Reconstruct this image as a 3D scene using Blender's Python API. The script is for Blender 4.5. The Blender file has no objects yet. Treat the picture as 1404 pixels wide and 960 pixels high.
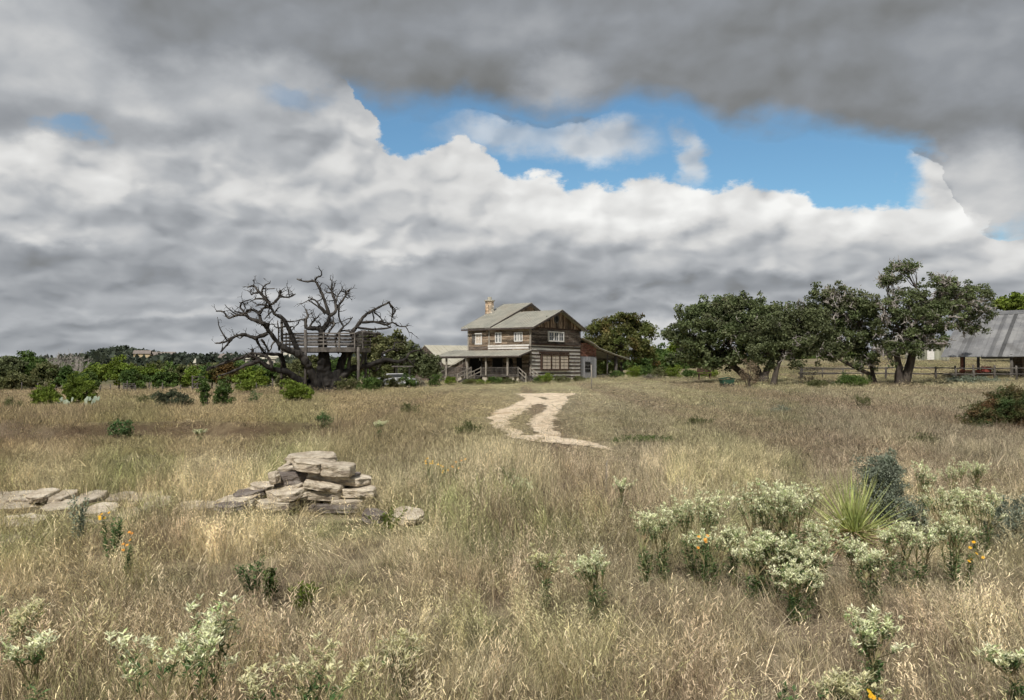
import bpy, math, random
import numpy as np
from mathutils import Vector, Matrix, Euler, noise as mnoise
R = math.radians
PI = math.pi
random.seed(11)
rng = np.random.default_rng(11)
sc = bpy.context.scene
COL = sc.collection

# ------------------------------------------------------------------ camera
F, CX, CY, HZ, EYE = 1150.0, 702.0, 480.0, 505.0, 1.9
PITCH = math.atan((HZ - CY) / F)
cam_d = bpy.data.cameras.new('camera'); cam = bpy.data.objects.new('camera', cam_d); COL.objects.link(cam)
cam.location = (0, 0, EYE); cam.rotation_euler = (PI / 2 + PITCH, 0, 0)
cam_d.sensor_width = 36; cam_d.lens = 36 * F / 1404; cam_d.clip_start = 0.05; cam_d.clip_end = 12000
sc.camera = cam
sc.view_settings.view_transform = 'Standard'; sc.view_settings.look = 'None'
sc.view_settings.exposure = 0; sc.view_settings.gamma = 1
sc.cycles.max_bounces = 3; sc.cycles.diffuse_bounces = 2; sc.cycles.glossy_bounces = 1; sc.cycles.transmission_bounces = 2; sc.cycles.transparent_max_bounces = 2
sc.cycles.use_adaptive_sampling = True; sc.cycles.adaptive_threshold = .04; sc.cycles.adaptive_min_samples = 12
sc.cycles.use_denoising = True
sc.cycles.sample_clamp_indirect = 4

def at(px, py, Y):
    a = (px - CX) / F; b = (CY - py) / F
    dy = math.cos(PITCH) - b * math.sin(PITCH); dz = math.sin(PITCH) + b * math.cos(PITCH)
    return Vector((a / dy * Y, Y, EYE + dz / dy * Y))

# ------------------------------------------------------------------ terrain
T_PX = np.array([-500, 0, 150, 300, 450, 700, 900, 1050, 1250, 1404, 1900], float)
T_U = (T_PX - CX) / F
T_Y = np.array([0, 15, 30, 50, 75, 100, 140, 200, 400, 900, 1500, 4000], float)
T_Z = np.array([
 [0]*11,
 [0]*11,
 [0, 0, 0, 0, 0, 0, .02, .04, .05, .05, .05],
 [-.1, -.05, -.05, -.05, 0, .05, .1, .15, .15, .15, .15],
 [-.6, -.45, -.4, -.35, -.2, .1, .35, .5, .55, .6, .7],
 [-1.2, -1.0, -1.0, -.9, -.4, .25, .6, 1.0, 1.3, 1.4, 1.5],
 [-1.8, -1.8, -1.7, -1.5, -.6, .3, 1.4, 2.9, 4.2, 4.0, 4],
 [-2, -2, -2, -2, -1, 0, 1.8, 4, 5, 5, 5],
 [-3, -2, -1, -1, -1, -1, 1, 3, 5, 5, 5],
 [-6, -4, 8, 8, 3, 0, 0, 1, 3, 5, 5],
 [0, 1, 6, 5, 4, 0, 0, 0, 0, 0, 0],
 [0]*11], float)

def h2(ix, iy, s=0):
    n = (ix.astype(np.int64) * 374761393 + iy.astype(np.int64) * 668265263 + s * 1442695041) & 0xffffffff
    n = ((n ^ (n >> 13)) * 1274126177) & 0xffffffff
    return ((n ^ (n >> 16)) & 0xffffff) / float(0xffffff)
def vnoise(x, y, s=0):
    x = np.asarray(x, float); y = np.asarray(y, float)
    ix = np.floor(x); iy = np.floor(y); fx = x - ix; fy = y - iy
    fx = fx*fx*(3-2*fx); fy = fy*fy*(3-2*fy)
    a = h2(ix, iy, s); b = h2(ix+1, iy, s); c = h2(ix, iy+1, s); d = h2(ix+1, iy+1, s)
    return (a*(1-fx)+b*fx)*(1-fy)+(c*(1-fx)+d*fx)*fy
def fbm(x, y, s=0, o=4):
    t = 0; am = .5; tot = 0
    for k in range(o):
        t = t + am*vnoise(np.asarray(x)*2**k+17.3*k, np.asarray(y)*2**k-9.1*k, s+k); tot += am; am *= .5
    return t/tot
def sstep(a, b, x):
    t = np.clip((x-a)/(b-a), 0, 1); return t*t*(3-2*t)

def terr(x, y):
    x = np.atleast_1d(np.asarray(x, float)); y = np.atleast_1d(np.asarray(y, float))
    yy = np.clip(y, 0.01, 3999); u = np.clip(x/np.maximum(yy, 6), T_U[0], T_U[-1])
    iy = np.clip(np.searchsorted(T_Y, yy)-1, 0, len(T_Y)-2); iu = np.clip(np.searchsorted(T_U, u)-1, 0, len(T_U)-2)
    fy = (yy-T_Y[iy])/(T_Y[iy+1]-T_Y[iy]); fu = (u-T_U[iu])/(T_U[iu+1]-T_U[iu])
    fu = fu*fu*(3-2*fu)*.5+fu*.5
    z = (T_Z[iy, iu]*(1-fu)+T_Z[iy, iu+1]*fu)*(1-fy)+(T_Z[iy+1, iu]*(1-fu)+T_Z[iy+1, iu+1]*fu)*fy
    z = z + (fbm(x*.35, y*.35, 3, 3)-.5)*.12*sstep(1.5, 5, y)*(1-sstep(60, 100, y))
    px = CX+F*u
    led = 23.2+1.2*(fbm(x*.3, y*0, 9, 3)-.5)*2+.05*x
    z = z + .40*sstep(led, led+.4, y)*(1-sstep(26, 50, y))*(1-sstep(380, 520, px))*sstep(2, 6, y)
    z = z + 8*np.exp(-((px-165)/50)**2)*sstep(600, 850, y)*(1-sstep(1000, 1500, y))
    return z
def tz(x, y): return float(terr(x, y)[0])
def topx(x, y):
    z = terr(x, y); yy = np.maximum(y, .5)
    return CX+F*np.asarray(x)/yy, HZ+F*(EYE-z)/yy
def gp(px, py):
    Y = 2.5
    while Y < 300:
        p = at(px, py, Y)
        if tz(p.x, p.y) >= p.z: break
        Y += .02+Y*.003
    return Vector((p.x, p.y, tz(p.x, p.y)))
def gY(px, Y):
    p = at(px, HZ, Y); return Vector((p.x, Y, tz(p.x, Y)))

# ------------------------------------------------------------------ object helpers
def tag(o, label=None, cat=None, group=None, kind=None):
    if label: o['label'] = label
    if cat: o['category'] = cat
    if group: o['group'] = group
    if kind: o['kind'] = kind
    return o
def thing(name, label, cat, loc=(0, 0, 0), rz=0, group=None):
    o = bpy.data.objects.new(name, None); COL.objects.link(o); o.location = loc; o.rotation_euler = (0, 0, rz)
    o.empty_display_size = .2
    return tag(o, label, cat, group)
class MB:
    def __init__(s): s.v = []; s.f = []; s.t = []; s.tint = .5; s.sm = False
    def face(s, *idx): s.f.append(idx); s.t.append(s.tint)
    def quad(s, a, b, c, d):
        n = len(s.v); s.v += [tuple(a), tuple(b), tuple(c), tuple(d)]; s.face(n, n+1, n+2, n+3)
    def tri(s, a, b, c):
        n = len(s.v); s.v += [tuple(a), tuple(b), tuple(c)]; s.face(n, n+1, n+2)
    def poly(s, pts):
        n = len(s.v); s.v += [tuple(p) for p in pts]; s.face(*range(n, n+len(pts)))
    def hexa(s, p):   # 8 corners: bottom 4 ccw, top 4 ccw
        n = len(s.v); s.v += [tuple(q) for q in p]
        for f in ((3,2,1,0),(4,5,6,7),(0,1,5,4),(1,2,6,5),(2,3,7,6),(3,0,4,7)): s.face(*[n+i for i in f])
    def box(s, x0, x1, y0, y1, z0, z1):
        s.hexa([(x0,y0,z0),(x1,y0,z0),(x1,y1,z0),(x0,y1,z0),(x0,y0,z1),(x1,y0,z1),(x1,y1,z1),(x0,y1,z1)])
    def bar(s, a, b, w, h=None, up=(0, 0, 1)):
        a = Vector(a); b = Vector(b); h = h or w; d = (b-a).normalized(); up = Vector(up)
        if abs(d.dot(up)) > .98: up = Vector((0, 1, 0))
        r = d.cross(up).normalized()*w/2; u = r.cross(d).normalized()*h/2
        s.hexa([a-r-u, a+r-u, b+r-u, b-r-u, a-r+u, a+r+u, b+r+u, b-r+u])
    def slab(s, pts, th):  # planar polygon extruded down by th
        n = len(s.v); k = len(pts); s.v += [tuple(p) for p in pts]+[(p[0], p[1], p[2]-th) for p in pts]
        s.face(*range(n, n+k)); s.face(*reversed(range(n+k, n+2*k)))
        for i in range(k): j = (i+1) % k; s.face(n+j, n+i, n+k+i, n+k+j)
    def wallpoly(s, pts, nrm, th):
        nv = Vector(nrm)*th; n = len(s.v); k = len(pts)
        s.v += [tuple(Vector(p)) for p in pts]+[tuple(Vector(p)+nv) for p in pts]
        s.face(*range(n, n+k)); s.face(*reversed(range(n+k, n+2*k)))
        for i in range(k): j = (i+1) % k; s.face(n+i, n+j, n+k+j, n+k+i)
    def tube(s, pts, rad, sides=6, cap=True, rough=0):
        pts = [Vector(p) for p in pts]; n0 = len(s.v); k = len(pts)
        if not hasattr(rad, '__len__'): rad = [rad]*k
        ref = Vector((0.3, 1, .2)).normalized(); prev = None
        for i, p in enumerate(pts):
            d = (pts[min(i+1, k-1)]-pts[max(i-1, 0)]).normalized()
            r = (ref-d*ref.dot(d)) if prev is None else (prev-d*prev.dot(d))
            if r.length < 1e-3: r = d.orthogonal()
            r.normalize(); prev = r; q = d.cross(r)
            for j in range(sides):
                a = 2*PI*j/sides; rr = rad[i]*(1+rough*(random.random()-.5))
                s.v.append(tuple(p+(r*math.cos(a)+q*math.sin(a))*rr))
        for i in range(k-1):
            for j in range(sides):
                a = n0+i*sides+j; b = n0+i*sides+(j+1) % sides; s.face(a, b, b+sides, a+sides)
        if cap:
            s.face(*reversed(range(n0, n0+sides))); s.face(*range(n0+(k-1)*sides, n0+k*sides))
    def build(s, name, mat, parent=None, smooth=False):
        me = bpy.data.meshes.new(name); me.from_pydata(s.v, [], s.f)
        at_ = me.attributes.new('tint', 'FLOAT', 'FACE'); at_.data.foreach_set('value', np.array(s.t, 'f'))
        if smooth: me.polygons.foreach_set('use_smooth', [True]*len(me.polygons))
        me.materials.append(mat); me.update()
        o = bpy.data.objects.new(name, me); COL.objects.link(o)
        if parent is not None: o.parent = parent
        return o
def npmesh(name, V, Fq, mat, tint=None, parent=None, k=4, smooth=False):
    me = bpy.data.meshes.new(name)
    me.vertices.add(len(V)); me.vertices.foreach_set('co', np.asarray(V, 'f').ravel())
    me.loops.add(Fq.size); me.loops.foreach_set('vertex_index', Fq.ravel().astype('i'))
    me.polygons.add(len(Fq)); me.polygons.foreach_set('loop_start', np.arange(0, Fq.size, k, dtype='i'))
    me.polygons.foreach_set('loop_total', np.full(len(Fq), k, 'i'))
    if tint is not None:
        at_ = me.attributes.new('tint', 'FLOAT', 'FACE'); at_.data.foreach_set('value', np.asarray(tint, 'f'))
    if smooth: me.polygons.foreach_set('use_smooth', [True]*len(me.polygons))
    me.materials.append(mat); me.update(calc_edges=True); me.validate()
    if name is None: return me
    o = bpy.data.objects.new(name, me); COL.objects.link(o)
    if parent is not None: o.parent = parent
    return o

# ------------------------------------------------------------------ materials
def nt(mat):
    mat.use_nodes = True; n = mat.node_tree; n.nodes.clear(); return n
def N(t, typ, **kw):
    n = t.nodes.new(typ)
    for k, v in kw.items():
        if k == 'ins':
            for a, b in v.items(): n.inputs[a].default_value = b
        else: setattr(n, k, v)
    return n
def mix(t, a, b, f, mode='MIX'):
    m = N(t, 'ShaderNodeMix', data_type='RGBA', blend_type=mode)
    for s, v in ((0, f), (6, a), (7, b)):
        if hasattr(v, 'is_linked') or hasattr(v, 'links'): t.links.new(v, m.inputs[s])
        else: m.inputs[s].default_value = v if s == 0 else (*v, 1)[:4]
    return m.outputs[2]
def math_(t, op, a, b=None, c=None, clamp=False):
    m = N(t, 'ShaderNodeMath', operation=op, use_clamp=clamp)
    for i, v in enumerate((a, b, c)):
        if v is None: continue
        if hasattr(v, 'links'): t.links.new(v, m.inputs[i])
        else: m.inputs[i].default_value = v
    return m.outputs[0]
def noise_(t, vec, scale, detail=5, rough=.55, dist=0, dim='3D'):
    n = N(t, 'ShaderNodeTexNoise', noise_dimensions=dim, ins={'Scale': scale, 'Detail': detail, 'Roughness': rough, 'Distortion': dist})
    if vec is not None: t.links.new(vec, n.inputs['Vector'])
    return n.outputs['Fac']
def ramp(t, v, lo, hi, olo=0, ohi=1, smooth=True):
    m = N(t, 'ShaderNodeMapRange', interpolation_type='SMOOTHSTEP' if smooth else 'LINEAR', clamp=True)
    t.links.new(v, m.inputs[0])
    for i, x in enumerate((lo, hi, olo, ohi)): m.inputs[i+1].default_value = x
    return m.outputs[0]
def pm(name, c1, c2, c3=None, scale=3, stretch=(1, 1, 1), rough=.85, tint=.6, bump=.3, bscale=None, metal=0, spec=.3, transl=0, tintcol=None):
    m = bpy.data.materials.new(name); t = nt(m)
    tc = N(t, 'ShaderNodeTexCoord'); mp = N(t, 'ShaderNodeMapping'); mp.inputs['Scale'].default_value = stretch
    t.links.new(tc.outputs['Object'], mp.inputs[0]); v = mp.outputs[0]
    n1 = noise_(t, v, scale, 6, .6); col = mix(t, c1, c2, ramp(t, n1, .35, .65))
    if c3: col = mix(t, col, c3, ramp(t, noise_(t, v, scale*.37+.11, 4, .6, .4), .52, .68))
    a = N(t, 'ShaderNodeAttribute', attribute_name='tint')
    if tintcol: col = mix(t, col, tintcol, ramp(t, a.outputs['Fac'], .55, 1.0))
    k = math_(t, 'MULTIPLY_ADD', a.outputs['Fac'], tint*2, 1-tint)
    vm = N(t, 'ShaderNodeVectorMath', operation='SCALE'); t.links.new(col, vm.inputs[0]); t.links.new(k, vm.inputs['Scale'])
    b = N(t, 'ShaderNodeBsdfPrincipled'); t.links.new(vm.outputs[0], b.inputs['Base Color'])
    b.inputs['Roughness'].default_value = rough; b.inputs['Metallic'].default_value = metal
    b.inputs['Specular IOR Level'].default_value = spec
    if bump:
        bm = N(t, 'ShaderNodeBump', ins={'Strength': bump, 'Distance': .05})
        t.links.new(noise_(t, v, bscale or scale*4, 5, .65), bm.inputs['Height']); t.links.new(bm.outputs[0], b.inputs['Normal'])
    o = N(t, 'ShaderNodeOutputMaterial')
    if transl:
        tr = N(t, 'ShaderNodeBsdfTranslucent'); t.links.new(vm.outputs[0], tr.inputs[0])
        ms = N(t, 'ShaderNodeMixShader'); ms.inputs[0].default_value = transl
        t.links.new(b.outputs[0], ms.inputs[1]); t.links.new(tr.outputs[0], ms.inputs[2]); t.links.new(ms.outputs[0], o.inputs[0])
    else: t.links.new(b.outputs[0], o.inputs[0])
    return m
def leafmat(name, c1, c2, c3, spec=.25, tr=.3, scale=.45):
    return pm(name, c1, c2, c3, scale=scale, tint=.55, bump=0, rough=.6, spec=spec, transl=tr)
M = {}
M['plank_side'] = pm('weathered_plank', (.19,.135,.09), (.36,.29,.215), (.13,.085,.06), scale=1.1, stretch=(1,1,5), tint=.6)
M['plank_dark'] = pm('dark_plank', (.07,.055,.048), (.21,.175,.145), (.12,.08,.06), scale=1.2, stretch=(1,1,5), tint=.6)
M['gable'] = pm('gable_board', (.14,.085,.055), (.33,.25,.17), (.085,.055,.04), scale=1.1, stretch=(4,4,1), tint=.7)
M['log'] = pm('log', (.06,.05,.045), (.15,.12,.10), (.17,.15,.13), scale=2, stretch=(1,1,4), tint=.4)
M['chink'] = pm('chinking', (.68,.66,.62), (.8,.78,.74), (.55,.52,.48), scale=2, tint=.2)
M['roof'] = pm('galvanised_roof', (.31,.31,.27), (.41,.40,.345), (.34,.32,.27), scale=.8, stretch=(1,1,1), rough=.5, tint=.2, spec=.4, bump=.1)
M['roof_edge'] = pm('roof_trim', (.06,.05,.045), (.11,.09,.08), scale=3)
M['barnroof'] = pm('corrugated_barn_roof', (.12,.122,.127), (.19,.192,.192), (.10,.10,.10), scale=.6, stretch=(1,1,1), rough=.42, tint=.6, spec=.5, bump=.05)
M['grey_wood'] = pm('grey_wood', (.075,.068,.062), (.155,.142,.128), (.09,.08,.07), scale=3, stretch=(1,1,.5), tint=.4)
M['pale_wood'] = pm('pale_wood', (.38,.35,.3), (.26,.235,.2), scale=3, tint=.3)
M['door_grey'] = pm('grey_painted_board', (.33,.34,.36), (.24,.24,.25), scale=3, stretch=(3,3,1), tint=.3)
M['brick'] = pm('red_brick', (.26,.12,.085), (.18,.085,.06), (.3,.2,.16), scale=5, tint=.35)
M['chimney'] = pm('chimney_stone', (.48,.33,.21), (.6,.5,.38), (.64,.6,.52), scale=1.5, tint=.5)
M['cap'] = pm('chimney_cap', (.5,.48,.4), (.4,.38,.32), scale=3)
M['white'] = pm('white_paint', (.78,.77,.74), (.66,.65,.62), scale=4, tint=.1, bump=0)
M['curtain'] = pm('curtain', (.7,.62,.52), (.52,.45,.38), scale=6, stretch=(5,5,1), tint=.2, bump=0)
M['black'] = pm('dark_opening', (.012,.012,.012), (.02,.018,.016), scale=3, bump=0)
M['glass'] = pm('window_glass', (.05,.055,.06), (.08,.085,.09), scale=2, rough=.08, spec=.8, bump=0, tint=.2)
M['winframe'] = pm('window_frame_dark', (.05,.03,.022), (.09,.055,.04), scale=4)
M['found'] = pm('pale_stone_footing', (.55,.5,.42), (.4,.36,.3), scale=3)
M['bark_dead'] = pm('dead_bark', (.02,.018,.016), (.065,.058,.052), (.12,.11,.10), scale=2.6, stretch=(1,1,.35), bump=1.0, bscale=5)
M['bark'] = pm('oak_bark', (.04,.032,.027), (.10,.085,.07), scale=2, stretch=(1,1,.4), bump=.8, bscale=6)
M['twig'] = pm('grey_twig', (.42,.39,.36), (.3,.275,.25), scale=3, bump=0)
M['leaf_oak'] = leafmat('live_oak_leaf', (.105,.14,.058), (.18,.215,.10), (.16,.165,.10), scale=.8)
M['leaf_oakgrey'] = leafmat('dusty_oak_leaf', (0.111,0.135,0.060), (0.156,0.182,0.090), (0.130,0.128,0.078))
M['leaf_olive'] = leafmat('olive_leaf', (0.121,0.140,0.054), (0.189,0.196,0.090), (0.162,0.140,0.072))
M['leaf_bright'] = leafmat('juniper_leaf', (0.138,0.203,0.031), (0.213,0.277,0.046), (0.163,0.189,0.044))
M['leaf_mid'] = leafmat('green_leaf', (0.075,0.132,0.035), (0.128,0.194,0.049), (0.120,0.132,0.047))
M['leaf_autumn'] = leafmat('autumn_leaf', (.16,.10,.035), (.10,.11,.035), (.20,.10,.04))
M['leaf_autumn2'] = leafmat('turning_leaf', (.10,.13,.035), (.15,.15,.05), (.19,.135,.05))
M['leaf_red'] = leafmat('reddish_leaf', (.08,.13,.045), (.17,.10,.05), (.11,.16,.06), scale=1.6)
M['leaf_blue'] = leafmat('blue_grey_leaf', (.19,.23,.165), (.34,.38,.30), (.13,.155,.10), scale=5)
M['leaf_grey'] = leafmat('grey_twiggy_leaf', (.27,.25,.2), (.21,.2,.16), (.3,.25,.2))
M['leaf_dry'] = leafmat('dry_leaf', (.33,.26,.18), (.24,.19,.13), (.28,.24,.12))
M['leaf_far'] = leafmat('far_leaf', (0.056,0.075,0.056), (0.088,0.106,0.069), (0.069,0.081,0.069), scale=.02)
M['leaf_dark'] = leafmat('dark_scrub_leaf', (0.072,0.094,0.055), (0.108,0.125,0.072), (0.108,0.100,0.055), scale=3)
M['bract'] = leafmat('variegated_bract', (.74,.78,.47), (.90,.90,.68), (.42,.56,.22), scale=30)
M['bract_y'] = leafmat('yellowish_bract', (.66,.64,.36), (.72,.7,.48), (.5,.52,.24), scale=30)
M['weedleaf'] = leafmat('weed_leaf', (0.096,0.171,0.060), (0.136,0.228,0.088), (0.088,0.142,0.040), scale=12)
M['weedgrey'] = leafmat('grey_green_weed', (.3,.36,.27), (.38,.43,.34), (.26,.3,.2), scale=12)
M['stem'] = pm('stem', (.25,.28,.12), (.33,.25,.15), scale=8, bump=0)
M['yucca'] = pm('yucca_blade', (.36,.43,.14), (.52,.55,.22), (.27,.33,.11), scale=4, tint=.4, bump=0, transl=.2)
M['yucca_dead'] = pm('dead_yucca_blade', (.36,.23,.14), (.45,.33,.22), scale=4, tint=.4, bump=0)
M['flower_y'] = pm('yellow_petal', (.85,.55,.03), (.9,.45,.02), scale=9, bump=0, tint=.1)
M['flower_o'] = pm('orange_petal', (.85,.3,.03), (.8,.4,.06), scale=9, bump=0, tint=.1)
M['cactus'] = pm('cactus_pad', (.28,.35,.26), (.36,.42,.33), scale=8)
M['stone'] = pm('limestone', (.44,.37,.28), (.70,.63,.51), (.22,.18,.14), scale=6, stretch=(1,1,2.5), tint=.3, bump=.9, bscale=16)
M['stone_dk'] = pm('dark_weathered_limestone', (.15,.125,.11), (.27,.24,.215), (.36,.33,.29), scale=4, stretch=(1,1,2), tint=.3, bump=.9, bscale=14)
M['green_paint'] = pm('dark_green_paint', (.02,.06,.035), (.03,.08,.05), scale=4, tint=.2, bump=0)
M['rubber'] = pm('rubber', (.02,.02,.02), (.035,.035,.035), scale=4, bump=0)
M['car_white'] = pm('white_car_paint', (.55,.57,.6), (.6,.62,.65), scale=2, rough=.3, tint=.05, bump=0, spec=.5)
M['far_wall'] = pm('far_wall', (.55,.42,.25), (.6,.5,.33), scale=.3, bump=0)
M['far_wall2'] = pm('far_wall_pale', (.5,.46,.38), (.42,.39,.34), scale=.3, bump=0)
M['far_roof'] = pm('far_roof', (.2,.175,.16), (.25,.22,.2), scale=.3, bump=0)
M['farm_roof_pale'] = pm('pale_farm_roof', (.44,.42,.34), (.5,.48,.4), scale=.5, rough=.5, bump=0, tint=.15)
M['red_paint'] = pm('red_machine_paint', (.2,.05,.04), (.28,.07,.05), scale=3)
M['rust_post'] = pm('reddish_post', (.2,.09,.05), (.15,.07,.045), scale=3)
M['shed'] = pm('grey_green_boards', (.26,.27,.21), (.34,.34,.27), scale=1, stretch=(5,5,1), tint=.35)
# ------------------------------------------------------------------ sky and sun
SUN_AZ = Vector((-.27, -.9)).normalized(); SUN_EL = R(50)
def build_world():
    w = bpy.data.worlds.new('World'); sc.world = w; w.use_nodes = True; t = w.node_tree; t.nodes.clear()
    L = t.links.new
    tc = N(t, 'ShaderNodeTexCoord'); sx = N(t, 'ShaderNodeSeparateXYZ'); L(tc.outputs['Generated'], sx.inputs[0])
    X, Y, Z = sx.outputs
    # direction in "photo units": A = azimuth * F, E = elevation * F
    A0 = math_(t, 'MULTIPLY', math_(t, 'ARCTAN2', X, Y), F)
    E0 = math_(t, 'MULTIPLY', math_(t, 'ARCSINE', Z), F)
    lo = math_(t, 'LOGARITHM', math_(t, 'MAXIMUM', math_(t, 'ADD', E0, 110), 30), math.e)
    cb = N(t, 'ShaderNodeCombineXYZ'); L(math_(t, 'MULTIPLY', A0, 1/210), cb.inputs[0]); L(math_(t, 'ADD', math_(t, 'MULTIPLY', lo, .8), math_(t, 'MULTIPLY', E0, 1/190)), cb.inputs[1]); cb.inputs[2].default_value = 3.7
    q = cb.outputs[0]
    def wn(scale, detail, off, amp, rough=.5):
        m = N(t, 'ShaderNodeVectorMath', operation='ADD'); L(q, m.inputs[0]); m.inputs[1].default_value = off
        n = N(t, 'ShaderNodeTexNoise', ins={'Scale': scale, 'Detail': detail, 'Roughness': rough}); L(m.outputs[0], n.inputs['Vector'])
        s = N(t, 'ShaderNodeVectorMath', operation='MULTIPLY_ADD'); L(n.outputs['Color'], s.inputs[0])
        s.inputs[1].default_value = (amp, amp*.75, 0); s.inputs[2].default_value = (-amp/2, -amp*.375, 0)
        return s.outputs[0]
    base = N(t, 'ShaderNodeCombineXYZ'); L(A0, base.inputs[0]); L(E0, base.inputs[1])
    ad = N(t, 'ShaderNodeVectorMath', operation='ADD'); L(base.outputs[0], ad.inputs[0]); L(wn(1.6, 6, (0, 0, 0), 130, .55), ad.inputs[1])
    W = ad.outputs[0]                                          # strongly warped coordinates
    ad2 = N(t, 'ShaderNodeVectorMath', operation='ADD'); L(base.outputs[0], ad2.inputs[0]); L(wn(3.2, 7, (5, 2, 0), 95, .6), ad2.inputs[1])
    W2 = ad2.outputs[0]                                        # finer warp for cumulus edges
    def ae(px, py):
        az = math.atan((px-CX)/F); el = math.atan((HZ-py)/F*math.cos(az)); return az*F, el*F
    def blob(prev, px, py, rx, ry, val, soft=1.0, vec=None, rot=0):
        a, e = ae(px, py)
        mp = N(t, 'ShaderNodeMapping', vector_type='TEXTURE'); mp.inputs['Location'].default_value = (a, e, 0)
        mp.inputs['Scale'].default_value = (rx, ry, 1); mp.inputs['Rotation'].default_value = (0, 0, R(rot)); L(vec or W, mp.inputs[0])
        ln = N(t, 'ShaderNodeVectorMath', operation='LENGTH'); L(mp.outputs[0], ln.inputs[0])
        f = ramp(t, ln.outputs['Value'], 1-.5*soft, 1+.5*soft, 1, 0)
        m = N(t, 'ShaderNodeMix', data_type='FLOAT'); L(f, m.inputs[0])
        if hasattr(prev, 'links'): L(prev, m.inputs[2])
        else: m.inputs[2].default_value = prev
        m.inputs[3].default_value = val
        return m.outputs[0]
    def curve(pts, vec):
        s = N(t, 'ShaderNodeSeparateXYZ'); L(vec, s.inputs[0])
        x = ramp(t, s.outputs[0], -700, 700, smooth=False)
        fc = N(t, 'ShaderNodeFloatCurve'); L(x, fc.inputs['Value']); c = fc.mapping.curves[0]
        pp = sorted([((ae(px, py)[0]+700)/1400, ae(px, py)[1]/500) for px, py in pts])
        c.points[0].location = (0, pp[0][1]); c.points[1].location = (1, pp[-1][1])
        for p in pp: c.points.new(*p)
        fc.mapping.update()
        return s.outputs[1], math_(t, 'MULTIPLY', fc.outputs[0], 500)
    # cumulus bank
    e1, top = curve([(0,60),(380,60),(460,95),(500,150),(520,178),(555,205),(590,195),(618,178),(640,188),(675,214),(700,238),(730,236),(765,240),(790,252),(830,247),(900,246),(960,254),(1010,256),(1060,262),(1100,268),(1150,280),(1200,276),(1250,282),(1300,285),(1350,295),(1404,320)], W2)
    dB = math_(t, 'SUBTRACT', top, e1)                           # >0 inside the bank
    bank = ramp(t, dB, -4, 8)
    e2, bot = curve([(0,200),(300,190),(430,150),(500,138),(560,148),(640,152),(720,160),(770,160),(830,156),(870,146),(900,146),(960,154),(1050,170),(1110,180),(1170,182),(1230,192),(1290,222),(1330,300),(1404,330)], W)
    deck = ramp(t, math_(t, 'SUBTRACT', e2, bot), -12, 34)
    cov = math_(t, 'MAXIMUM', bank, deck)
    wisp = blob(0.0, 948, 212, 18, 34, .75, 1.3, W2, 20); wisp = blob(wisp, 815, 188, 70, 26, .8, 1.3, W2)
    wisp = blob(wisp, 1345, 250, 70, 60, 1.0, .5, W2); wisp = blob(wisp, 690, 180, 70, 22, .6, 1.4, W2)
    cov = math_(t, 'MAXIMUM', cov, wisp)
    hole = blob(1.0, 100, 172, 30, 12, .35, 1.4, W2); hole = blob(hole, 400, 132, 34, 12, .6, 1.5, W2)
    cov = math_(t, 'MULTIPLY', cov, hole)
    # deck brightness
    dk = 0.262
    for b_ in [(180,70,170,75,.235),(30,60,100,80,.50),(420,60,240,70,.275),(820,60,200,65,.315),(650,135,200,45,.205),(1000,110,300,60,.235),(1290,170,150,55,.195),(1380,60,120,60,.32),(1080,40,160,50,.26),
               (190,130,60,34,.5),(340,110,95,36,.46),(400,165,90,40,.45),(760,120,50,30,.38),(60,170,130,35,.36),(1345,262,75,62,.56)]:
        dk = blob(dk, *b_, 1.3)
    # bank brightness
    bk = 0.40
    for b_ in [(700,300,900,60,.50),(80,210,170,60,.52),(150,245,190,42,.66),(240,190,130,50,.46),(430,220,110,50,.45),(480,210,60,50,.56),(330,265,90,30,.58),(620,235,95,70,.58),(560,265,80,32,.5),(760,285,110,46,.74),(930,292,180,50,.75),(1150,310,170,50,.74),(1330,315,100,34,.68),
               (30,300,70,25,.62),(300,300,260,24,.44),(600,325,200,28,.55),(430,345,120,22,.62),(560,330,90,22,.64),(850,365,260,30,.42),(1050,350,150,38,.46),(1240,350,150,34,.52),
               (150,362,330,22,.33),(330,345,120,20,.42),(600,372,240,22,.37),(460,385,110,18,.35),(700,390,150,15,.38),(860,400,120,22,.46),(780,385,90,16,.33),(980,385,150,16,.31),
               (250,402,200,11,.42),(80,395,110,12,.36),(380,415,120,10,.44),(180,424,300,8,.37),(330,440,180,8,.44),(90,448,150,8,.33),(220,462,220,8,.37),(100,475,260,9,.4),(640,410,120,10,.38),(570,430,120,10,.45),(560,456,90,12,.45),(850,425,180,12,.33),(920,460,60,28,.55)]:
        bk = blob(bk, *b_, 1.25)
    # rim light along the sunlit top of the bank
    rim = ramp(t, dB, 0, 75, .15, 0)
    axm = ramp(t, A0, -250, -60, 0, 1)
    bk = math_(t, 'ADD', bk, math_(t, 'MULTIPLY', rim, axm))
    # puffy relief: noise minus the same noise shifted away from the sun
    def nz(off, scale, det):
        m = N(t, 'ShaderNodeVectorMath', operation='ADD'); L(q, m.inputs[0]); m.inputs[1].default_value = off
        return noise_(t, m.outputs[0], scale, det, .46, .3)
    wq = N(t, 'ShaderNodeTexNoise', ins={'Scale': 3.2, 'Detail': 2, 'Roughness': .5}); L(q, wq.inputs['Vector'])
    qa = N(t, 'ShaderNodeVectorMath', operation='MULTIPLY_ADD'); L(wq.outputs['Color'], qa.inputs[0]); qa.inputs[1].default_value = (.34, .34, 0); L(q, qa.inputs[2])
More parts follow.
